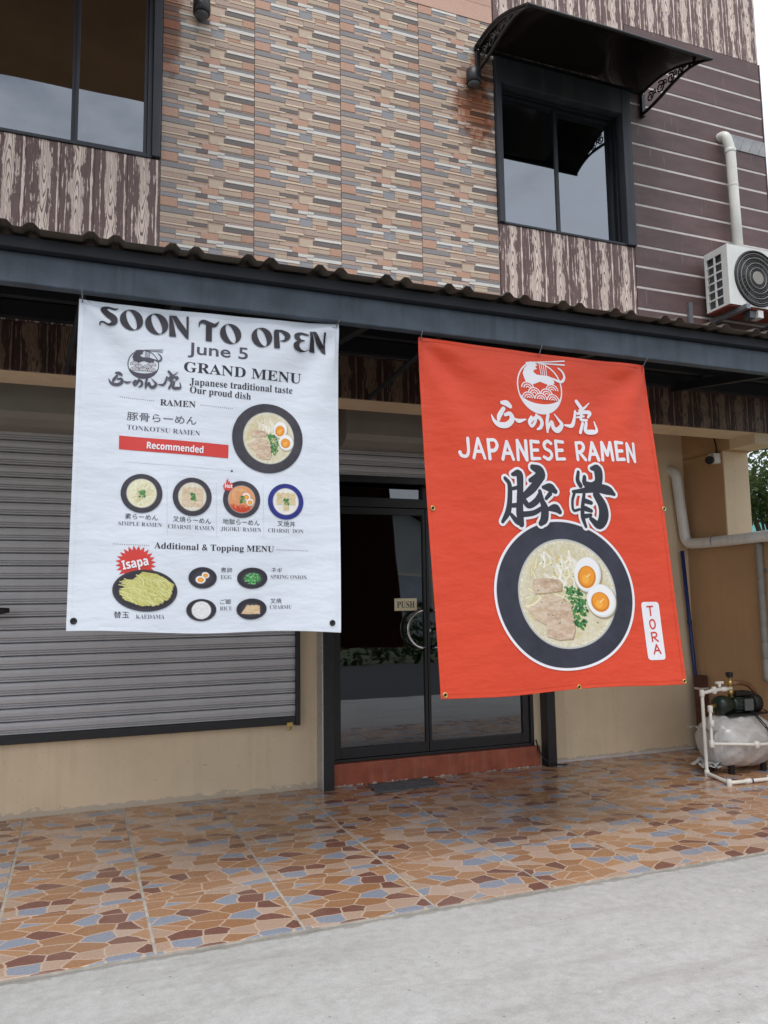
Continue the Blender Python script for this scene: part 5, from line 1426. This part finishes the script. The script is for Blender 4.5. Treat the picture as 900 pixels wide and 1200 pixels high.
ys_ = [(ay0 + 0.001, ay0 + 0.062), (ay0 + 0.130, ay0 + 0.144), (ay1 - 0.022, ay1)]
for a, b_ in ys_: sg.box(ax0 - 0.002, ax0 + 0.008, a, b_, az0 + 0.018, az1 - 0.05)
for k in range(1, 6):
    z = az0 + 0.018 + (az1 - 0.068 - az0) * k / 6
    for a, b_ in ((ay0 + 0.062, ay0 + 0.130), (ay0 + 0.144, ay1 - 0.022)): sg.box(ax0 - 0.001, ax0 + 0.007, a, b_, z - 0.006, z + 0.006)
sg.build('side_grille', 'white_plastic', AC)
box('coil', 'grey_box', AC, ax0 + 0.035, ax0 + 0.05, ay0 + 0.04, ay1 - 0.01, az0 + 0.02, az1 - 0.02)
box('base_pan', 'rust_red', AC, ax0 + 0.002, ax1 - 0.002, ay0 + 0.012, ay1 - 0.005, az0 - 0.012, az0 + 0.004, 0.002)
MB().lathe((fcx, ay0 + 0.05, fcz), (0, 1, 0), [(0, frd), (0.005, frd)], 40).build('fan_well', 'rubber', AC)
g = MB()
for q_ in np.linspace(0.055, frd, 13): g.tube([(fcx + q_ * math.cos(6.2832 * k / 40), ay0 - 0.012 + 0.012 * (q_ / frd) ** 2, fcz + q_ * math.sin(6.2832 * k / 40)) for k in range(40)], 0.0022, 4, closed=True)
for k in range(30):
    a = 6.2832 * k / 30; sw = 0.5
    g.tube([(fcx + q_ * math.cos(a + sw * q_ / frd), ay0 - 0.011 + 0.012 * (q_ / frd) ** 2, fcz + q_ * math.sin(a + sw * q_ / frd)) for q_ in np.linspace(0.05, frd, 6)], 0.0020, 4)
gr = g.build('fan_grille', 'grey_box', AC)
for q_ in (0.085, 0.125, 0.168, 0.205):
    MB().tube([(fcx + q_ * math.cos(6.2832 * k / 40), ay0 - 0.015 + 0.012 * (q_ / frd) ** 2, fcz + q_ * math.sin(6.2832 * k / 40)) for k in range(40)], 0.0036, 5, closed=True).build('guard_ring', 'hood', gr)
MB().tube([(fcx + (frd + 0.006) * math.cos(6.2832 * k / 48), ay0 - 0.002, fcz + (frd + 0.006) * math.sin(6.2832 * k / 48)) for k in range(48)], 0.010, 8, closed=True).build('rim', 'black_metal', gr)
MB().lathe((fcx, ay0 - 0.018, fcz), (0, 1, 0), [(0, 0.050), (0.004, 0.056), (0.010, 0.056)], 28).build('hub', 'hood', gr)
fan = MB()
for k in range(3):
    a0 = 6.2832 * k / 3; P = []
    for q_, tw, wd in ((0.05, 0.03, 0.5), (0.12, 0.03, 0.75), (0.2, 0.02, 0.85)):
        P += [(fcx + q_ * math.cos(a0), ay0 + 0.02 + tw * 0.3, fcz + q_ * math.sin(a0)), (fcx + q_ * math.cos(a0 + wd), ay0 + 0.02 + tw, fcz + q_ * math.sin(a0 + wd))]
    fan.add(P, [(0, 1, 3, 2), (2, 3, 5, 4)])
fan.build('fan_blade', 'grey_box', AC)
for x in (4.78, 5.36):
    bk = MB(); bk.box(x - 0.02, x + 0.02, 4.44, Y2 - 0.003, az0 - 0.050, az0 - 0.0125); bk.box(x - 0.02, x + 0.02, Y2 - 0.035, Y2 - 0.003, az0 - 0.35, az0 - 0.050)
    bk.build('mounting_arm', 'galv', AC)
ob = box('bracket_upright', 'galv', AC, 4.535, 4.572, Y2 - 0.028, Y2 - 0.003, 3.46, 3.715)
box('drain_block', 'white_plastic', AC, 4.965, 5.02, 4.52, 4.60, az0 - 0.075, az0 - 0.0125, 0.004)
box('drain_block', 'grey_box', AC, 4.90, 4.955, 4.54, 4.61, az0 - 0.075, az0 - 0.0125, 0.004)

pipe = empty('conduit_pipe', (5.03, Y2, 4.1), 'thick white conduit pipe running down the brown siding to the air conditioner', 'pipe')
pth = bend([(5.000, Y2 + 0.01, 5.235), (5.000, Y2 - 0.062, 5.235), (5.035, Y2 - 0.072, 5.10), (5.040, Y2 - 0.075, 4.70), (5.040, Y2 - 0.085, 4.105)], 0.055)
MB().tube(pth, 0.041, 16).build('tube', 'pvc', pipe)
MB().lathe((5.035, Y2 - 0.0715, 5.10), (0.0, 0.0, -1), [(0, 0.043), (0.004, 0.046), (0.03, 0.046), (0.034, 0.043)], 18).build('coupling', 'pvc', pipe)
MB().lathe((5.040, Y2 - 0.075, 4.78), (0, 0, -1), [(0, 0.042), (0.003, 0.044), (0.010, 0.044), (0.013, 0.042)], 18).build('coupling', 'pvc', pipe)

# ------------------------------------------------------------------ porch corner fittings
duct = empty('pipe_duct', (5.14, 5.63, 1.8), 'fat pale pipe bending round the porch corner and along the parapet', 'pipe')
MB().tube(bend([(5.045, Y1 + 0.02, 2.50), (5.055, Y1 - 0.060, 2.50), (5.120, Y1 - 0.070, 1.82), (5.135, 5.30, 1.815), (5.135, 3.6, 1.845)], 0.085, 8), 0.046, 14).build('tube', 'white_plastic', duct)
for y in (5.30, 4.55): MB().tube([(5.135 + 0.049 * math.cos(a), y, 1.825 + 0.049 * math.sin(a)) for a in np.linspace(0, 6.2832, 20, endpoint=False)], 0.004, 6, closed=True).build('pipe_clip', 'galv', duct)
bp = empty('blue_pipe', (5.16, 5.64, 0), 'thin dark blue pipe leaning in the porch corner', 'pipe')
MB().tube([(5.085, 5.645, 1.76), (5.165, 5.655, 0.62), (5.178, 5.655, 0.0)], 0.017, 10).build('tube', 'blue_pipe', bp)
MB().lathe((5.128, 5.650, 1.14), (0.07, 0.008, -1), [(0, 0.018), (0.002, 0.021), (0.04, 0.021), (0.042, 0.018)], 12).build('coupling', 'blue_pipe', bp)
po = empty('wooden_post', (5.15, 5.60, 0), 'short brown wooden post standing in the porch corner', 'post')
box('post_body', 'brown_wood', po, 5.105, 5.185, 5.53, 5.61, 0.0, 0.655, 0.005)
box('painted_band', 'grout_white', po, 5.102, 5.188, 5.527, 5.613, 0.535, 0.552)
cc_ = empty('security_camera', (5.16, 5.27, 2.54), 'small white security camera with black lens under the side beam', 'camera')
box('mount', 'white_plastic', cc_, 5.12, 5.1995, 5.235, 5.305, 2.500, 2.590, 0.008)
cbd = V((-0.80, -0.50, -0.18)).normalized(); c0 = V((5.135, 5.26, 2.535))
MB().lathe(c0 - cbd * 0.01, cbd, [(0, 0.026), (0.01, 0.032), (0.10, 0.032), (0.102, 0.030)], 16).build('camera_body', 'white_plastic', cc_)
MB().lathe(c0 + cbd * 0.0925, cbd, [(0, 0.035), (0.045, 0.035), (0.050, 0.030), (0.046, 0.018)], 16).build('lens_hood', 'rubber', cc_)
MB().tube([(5.185, 5.27, 2.59), (5.188, 5.272, 2.66), (5.18, 5.30, 2.80), (5.17, 5.32, 3.02)], 0.006, 6).build('cable', 'rubber', cc_)
fv = empty('filter_vessel', (5.155, 4.85, 0.7), 'slim cream filter tube clipped to the side wall above the pump', 'filter')
pf_ = [(0, 0.02), (0.03, 0.030)]
for k in range(8): pf_ += [(0.06 + k * 0.13, 0.030), (0.17 + k * 0.13, 0.030), (0.178 + k * 0.13, 0.026), (0.184 + k * 0.13, 0.026)]
MB().lathe((5.165, 4.86, 0.66), (0, 0, 1), pf_ + [(1.10, 0.02)], 16).build('tube', 'hood', fv)
MB().lathe((5.165, 4.86, 1.735), (0, 0, 1), [(0, 0.031), (0.02, 0.031), (0.05, 0.02)], 16).build('cap', 'hood', fv)
for z in (0.95, 1.55): box('clip', 'galv', fv, 5.165, 5.1995, 4.82, 4.90, z - 0.01, z + 0.01)

# ------------------------------------------------------------------ pump set
pt_ = empty('pressure_tank', (4.86, 4.90, 0.0), 'horizontal pressure tank wrapped in crumpled clear plastic', 'tank')
tk = MB(); n = 40; m_ = 26; vs = []
for i in range(m_ + 1):
    t = i / m_; x = 4.535 + 0.60 * t
    r0 = 0.205 * (1 - abs(2 * t - 1) ** 5) ** 0.5 if 0 < t < 1 else 0.012
    for k in range(n):
        a = 6.2832 * k / n
        w_ = 1 + 0.035 * math.sin(7 * a + 9 * t) * math.sin(13 * t + 2 * a) + 0.03 * math.sin(17 * a + 31 * t) * math.sin(5 * a - 11 * t) + rng.uniform(-0.012, 0.012)
        vs.append((x, 4.90 + r0 * w_ * math.cos(a), 0.232 + r0 * w_ * math.sin(a) * 0.98))
tk.add(vs, [(i * n + k, i * n + (k + 1) % n, (i + 1) * n + (k + 1) % n, (i + 1) * n + k) for i in range(m_) for k in range(n)] + [tuple(range(n))[::-1], tuple(range(m_ * n, m_ * n + n))], smooth=True)
tk.build('tank_body', 'wrap', pt_)
for fx, fz, sgn in ((4.56, 0.31, 1), (4.57, 0.10, -1), (4.60, 0.045, 1)):
    fl = MB(); P = []
    for i in range(7):
        for j in range(4):
            P.append((fx + 0.06 - 0.05 * j - 0.01 * math.sin(i * 2.1 + j), 4.80 + 0.035 * i + 0.012 * math.sin(j * 3 + i * 1.7), fz + sgn * 0.012 * j + 0.016 * math.sin(i * 1.9 + j * 2.3)))
    fl.add(P, [(i * 4 + j, i * 4 + j + 1, (i + 1) * 4 + j + 1, (i + 1) * 4 + j) for i in range(6) for j in range(3)], smooth=True)
    fl.build('wrap_fold', 'wrap', pt_, fix=False)
for x in (4.68, 5.00):
    for y in (4.80, 5.00): box('foot', 'black_metal', pt_, x - 0.02, x + 0.02, y - 0.015, y + 0.015, 0.0, 0.08)
pu = empty('water_pump', (4.87, 4.88, 0.42), 'dark green electric water pump sitting on the wrapped tank', 'pump')
box('mounting_plate', 'black_metal', pu, 4.70, 5.08, 4.80, 4.96, 0.425, 0.440, 0.003)
MB().lathe((4.635, 4.88, 0.505), (1, 0, 0), [(0, 0.03), (0.012, 0.062), (0.05, 0.076), (0.10, 0.072), (0.13, 0.058), (0.15, 0.055)], 24).build('pump_head', 'pump_green', pu)
mt = MB(); mt.lathe((4.785, 4.88, 0.505), (1, 0, 0), [(0, 0.055), (0.015, 0.064), (0.19, 0.064), (0.20, 0.058)], 24)
for k in range(14):
    a = 6.2832 * k / 14; mt.tube([(4.80, 4.88 + 0.067 * math.cos(a), 0.505 + 0.067 * math.sin(a)), (4.965, 4.88 + 0.067 * math.cos(a), 0.505 + 0.067 * math.sin(a))], 0.004, 4)
mt.build('motor', 'pump_green', pu)
MB().lathe((4.985, 4.88, 0.505), (1, 0, 0), [(0, 0.060), (0.004, 0.070), (0.07, 0.070), (0.085, 0.055)], 24).build('fan_cover', 'rubber', pu)
box('terminal_box', 'grey_box', pu, 4.86, 4.945, 4.798, 4.8155, 0.46, 0.55, 0.006); box('terminal_box', 'rubber', pu, 4.81, 4.96, 4.83, 4.92, 0.572, 0.605, 0.006)
MB().lathe((4.775, 4.86, 0.560), (0, 0, 1), [(0, 0.018), (0.03, 0.018), (0.032, 0.024), (0.06, 0.024), (0.062, 0.017), (0.10, 0.017), (0.102, 0.023), (0.13, 0.023), (0.132, 0.016), (0.16, 0.016)], 14).build('outlet_fitting', 'brass', pu)
MB().lathe((4.775, 4.86, 0.722), (0, 0, 1), [(0, 0.026), (0.03, 0.028), (0.034, 0.02)], 8, smooth=False).build('valve_knob', 'rubber', pu)
MB().tube([(4.79, 4.86, 0.668), (4.88, 4.865, 0.672), (4.96, 4.87, 0.655), (5.03, 4.88, 0.61), (5.07, 4.89, 0.53)], 0.020, 12).build('hose', 'hose', pu)
MB().tube([(4.64, 4.88, 0.505), (4.585, 4.86, 0.505), (4.53, 4.83, 0.505)], 0.016, 10).build('inlet_fitting', 'brass', pu)
MB().tube([(4.90, 4.795, 0.46), (4.905, 4.72, 0.40), (4.93, 4.68, 0.34), (4.99, 4.67, 0.36), (5.02, 4.70, 0.43), (5.0, 4.76, 0.47)], 0.005, 6).build('cable', 'rubber', pu)
MB().tube([(4.92, 4.795, 0.46), (4.95, 4.70, 0.36), (4.985, 4.665, 0.20), (5.04, 4.66, 0.05), (5.10, 4.64, 0.008)], 0.005, 6).build('cable', 'rubber', pu)

pv = empty('pvc_pipework', (4.5, 4.75, 0), 'white plastic pipe frame looped around the wrapped tank', 'pipework')
def pvc_run(pts, r=0.0135):
    MB().tube(bend(pts, 0.022, 4), r, 12).build('pipe', 'pvc', pv)
    for p in pts[1:-1]:
        MB().lathe(V(p) - V((0, 0, 0.0)), (0, 0, 1), [(-0.026, 0.015), (-0.020, 0.0190), (0.020, 0.0190), (0.026, 0.015)], 12).build('elbow', 'pvc', pv)
pvc_run([(4.775, 4.845, 0.632), (4.60, 4.845, 0.628), (4.475, 4.84, 0.612), (4.475, 4.835, 0.020), (4.385, 4.525, 0.020), (4.74, 4.50, 0.020), (5.12, 4.47, 0.020)])
pvc_run([(4.53, 4.83, 0.505), (4.490, 4.78, 0.50), (4.452, 4.745, 0.252), (4.80, 4.655, 0.235), (5.12, 4.60, 0.232)], 0.0115)
for p, ax in (((4.60, 4.845, 0.628), (1, 0, 0)), ((4.70, 4.845, 0.630), (1, 0, 0)), ((4.80, 4.655, 0.235), (1, -0.2, 0)), ((4.55, 4.513, 0.020), (1, -0.08, 0)), ((4.472, 4.755, 0.40), (0, 0, 1))):
    MB().lathe(V(p) - V(ax) * 0.025, ax, [(0, 0.015), (0.004, 0.0190), (0.046, 0.0190), (0.05, 0.015)], 12).build('coupling', 'pvc', pv)
vl = MB(); vl.lathe((4.655, 4.845, 0.645), (0, 0, 1), [(0, 0.012), (0.03, 0.012)], 10); vl.box(4.620, 4.690, 4.835, 4.855, 0.675, 0.692); vl.build('valve_handle', 'pvc', pv)
MB().lathe((4.575, 4.512, 0.020), (1, -0.08, 0), [(0, 0.0145), (0.001, 0.0165), (0.013, 0.0165), (0.014, 0.0145)], 12).build('blue_band', 'blue_pipe', pv)

# ------------------------------------------------------------------ mat, cable, plants, neighbours
dm = empty('doormat', (2.25, 5.48, 0), 'flat worn grey doormat lying in front of the glass door', 'mat')
mm = MB(); P = []
nu, nv = 22, 12
for j in range(nv + 1):
    for i in range(nu + 1):
        u, v = i / nu, j / nv
        P.append((2.0 + 0.50 * u + 0.03 * v - 0.004 * math.sin(v * 9), 5.345 + 0.27 * v + 0.03 * u + 0.004 * math.sin(u * 11), 0.007 + 0.006 * max(0, math.sin(u * 7 + v * 4)) * abs(u - 0.5) + 0.002 * math.sin(u * 23 + v * 15)))
mm.add(P, [(j * (nu + 1) + i, j * (nu + 1) + i + 1, (j + 1) * (nu + 1) + i + 1, (j + 1) * (nu + 1) + i) for j in range(nv) for i in range(nu)], smooth=True)
mo = mm.build('mat_body', 'mat', dm, fix=False); sdm = mo.modifiers.new('thick', 'SOLIDIFY'); sdm.thickness = 0.006; sdm.offset = -1
cb = MB().tube([(3.500, Y1 - 0.035, 0.21), (3.512, Y1 - 0.06, 0.13), (3.545, Y1 - 0.075, 0.06), (3.60, Y1 - 0.115, 0.022), (3.72, Y1 - 0.12, 0.008), (3.74, Y1 - 0.10, 0.008)], 0.006, 6).build('door_cable', 'rubber')
tag(cb, 'loose black cable hanging at the right foot of the door frame', 'cable')

def leaves(mb, centres, n, size, rr):
    for _ in range(n):
        c, r = rr.choice(centres)
        while True:
            d = V((rr.uniform(-1, 1), rr.uniform(-1, 1), rr.uniform(-1, 1)))
            if 0.25 < d.length < 1: break
        p = V(c) + V((d.x * r[0], d.y * r[1], d.z * r[2]))
        a = V((rr.uniform(-1, 1), rr.uniform(-1, 1), rr.uniform(-0.8, 0.4))).normalized(); b_ = a.cross(V((rr.uniform(-1, 1), rr.uniform(-1, 1), 1))).normalized()
        s_ = size * rr.uniform(0.6, 1.3)
        mb.add([p - a * s_, p + b_ * s_ * 0.42, p + a * s_, p - b_ * s_ * 0.42], [(0, 1, 2, 3)])
def tree(name, x, y, h, cr, nleaf, size, label, cat, mat, seed, lean=0.0):
    rr = random.Random(seed); T = empty(name, (x, y, -0.16), label, cat)
    tb = MB(); top = V((x + lean, y, h * 0.55)); tb.tube([(x, y, -0.16), (x + lean * 0.4, y, h * 0.25), top], [0.07, 0.055, 0.04], 8)
    cen = []
    for k in range(16):
        a = rr.uniform(0, 6.28); e = rr.uniform(-0.1, 1.1); L_ = cr * rr.uniform(0.45, 1.0)
        tip = top + V((math.cos(a) * L_, math.sin(a) * L_, h * 0.42 * e * rr.uniform(0.4, 1.0)))
        mid = (top * 0.55 + tip * 0.45) + V((0, 0, 0.08)); st0 = V((x + lean * 0.6, y, h * rr.uniform(0.2, 0.5)))
        tb.tube([st0, mid, tip], [0.026, 0.017, 0.006], 6)
        cen.append((tip, (cr * 0.34, cr * 0.34, cr * 0.26))); cen.append((mid, (cr * 0.25, cr * 0.25, cr * 0.2)))
    tb.build('trunk', 'bark', T)
    lb = MB(); leaves(lb, cen, nleaf, size, rr); lb.build('crown', mat, T, fix=False)
    return T
tree('garden_tree', 8.75, 8.0, 4.3, 1.25, 5200, 0.055, 'leafy green tree seen through the opening beyond the porch parapet', 'tree', 'leaf', 21, 0.1)
tw = empty('turquoise_house', (15.5, 13.0, -0.16), 'pale turquoise wall of the house behind the garden tree', 'house')
box('wall', 'turquoise', tw, 10.0, 20.0, 12.6, 16.0, -0.16, 3.15); box('roof_slab', 'house_grey', tw, 9.8, 20.2, 12.4, 16.2, 3.152, 3.30)
box('window', 'dark_surround', tw, 16.5, 17.7, 12.57, 12.598, 1.1, 2.3)

# across the road, seen only in the door and window glass
hg = MB(); rr = random.Random(9)
leaves(hg, [((x, -6.0 + 0.3 * math.sin(x), 0.45), (0.9, 0.6, 0.75)) for x in range(-8, 31)], 9000, 0.12, rr)
tag(hg.build('hedge', 'leaf_dark', fix=False), 'dark green roadside hedge across the street reflected in the door', 'hedge', kind='stuff')
def house(x, y, w_, d_, h_, rise, mat, rmat, label):
    H = empty('opposite_house', (x, y, -0.16), label, 'house', 'houses across the road')
    wl2 = MB(); wl2.prism([(x - w_ / 2, -0.16), (x + w_ / 2, -0.16), (x + w_ / 2, h_), (x, h_ + rise * 0.94), (x - w_ / 2, h_)], 'y', y - d_ / 2, y + d_ / 2); wl2.build('wall', mat, H)
    rf2 = MB()
    for sgn in (-1, 1): rf2.prism([(x, h_ + rise), (x + sgn * (w_ / 2 + 0.5), h_ - rise * 0.12), (x + sgn * (w_ / 2 + 0.5), h_ - rise * 0.12 + 0.12), (x, h_ + rise + 0.14)][::sgn], 'y', y - d_ / 2 - 0.4, y + d_ / 2 + 0.4)
    rf2.build('roof', rmat, H)
    for i, px in enumerate((-0.28, 0.05, 0.30)):
        wn2 = box('window', 'house_cream', H, x + w_ * px - 0.62, x + w_ * px + 0.62, y + d_ / 2, y + d_ / 2 + 0.05, 0.95, 2.35)
        box('pane', 'window_glass', wn2, x + w_ * px - 0.52, x + w_ * px + 0.52, y + d_ / 2 + 0.051, y + d_ / 2 + 0.06, 1.05, 2.25)
house(11.6, -20.0, 6.0, 7.0, 3.2, 1.7, 'house_grey', 'roof_tile_red', 'grey gabled house reflected in the door glass')
house(18.8, -22.0, 6.5, 8.0, 4.6, 0.5, 'house_cream', 'house_grey', 'taller cream house reflected beside the gabled house')
tree('roadside_tree', 9.0, -26.0, 6.5, 1.8, 2600, 0.16, 'dark tree behind the gabled house across the road', 'tree', 'leaf_dark', 5)
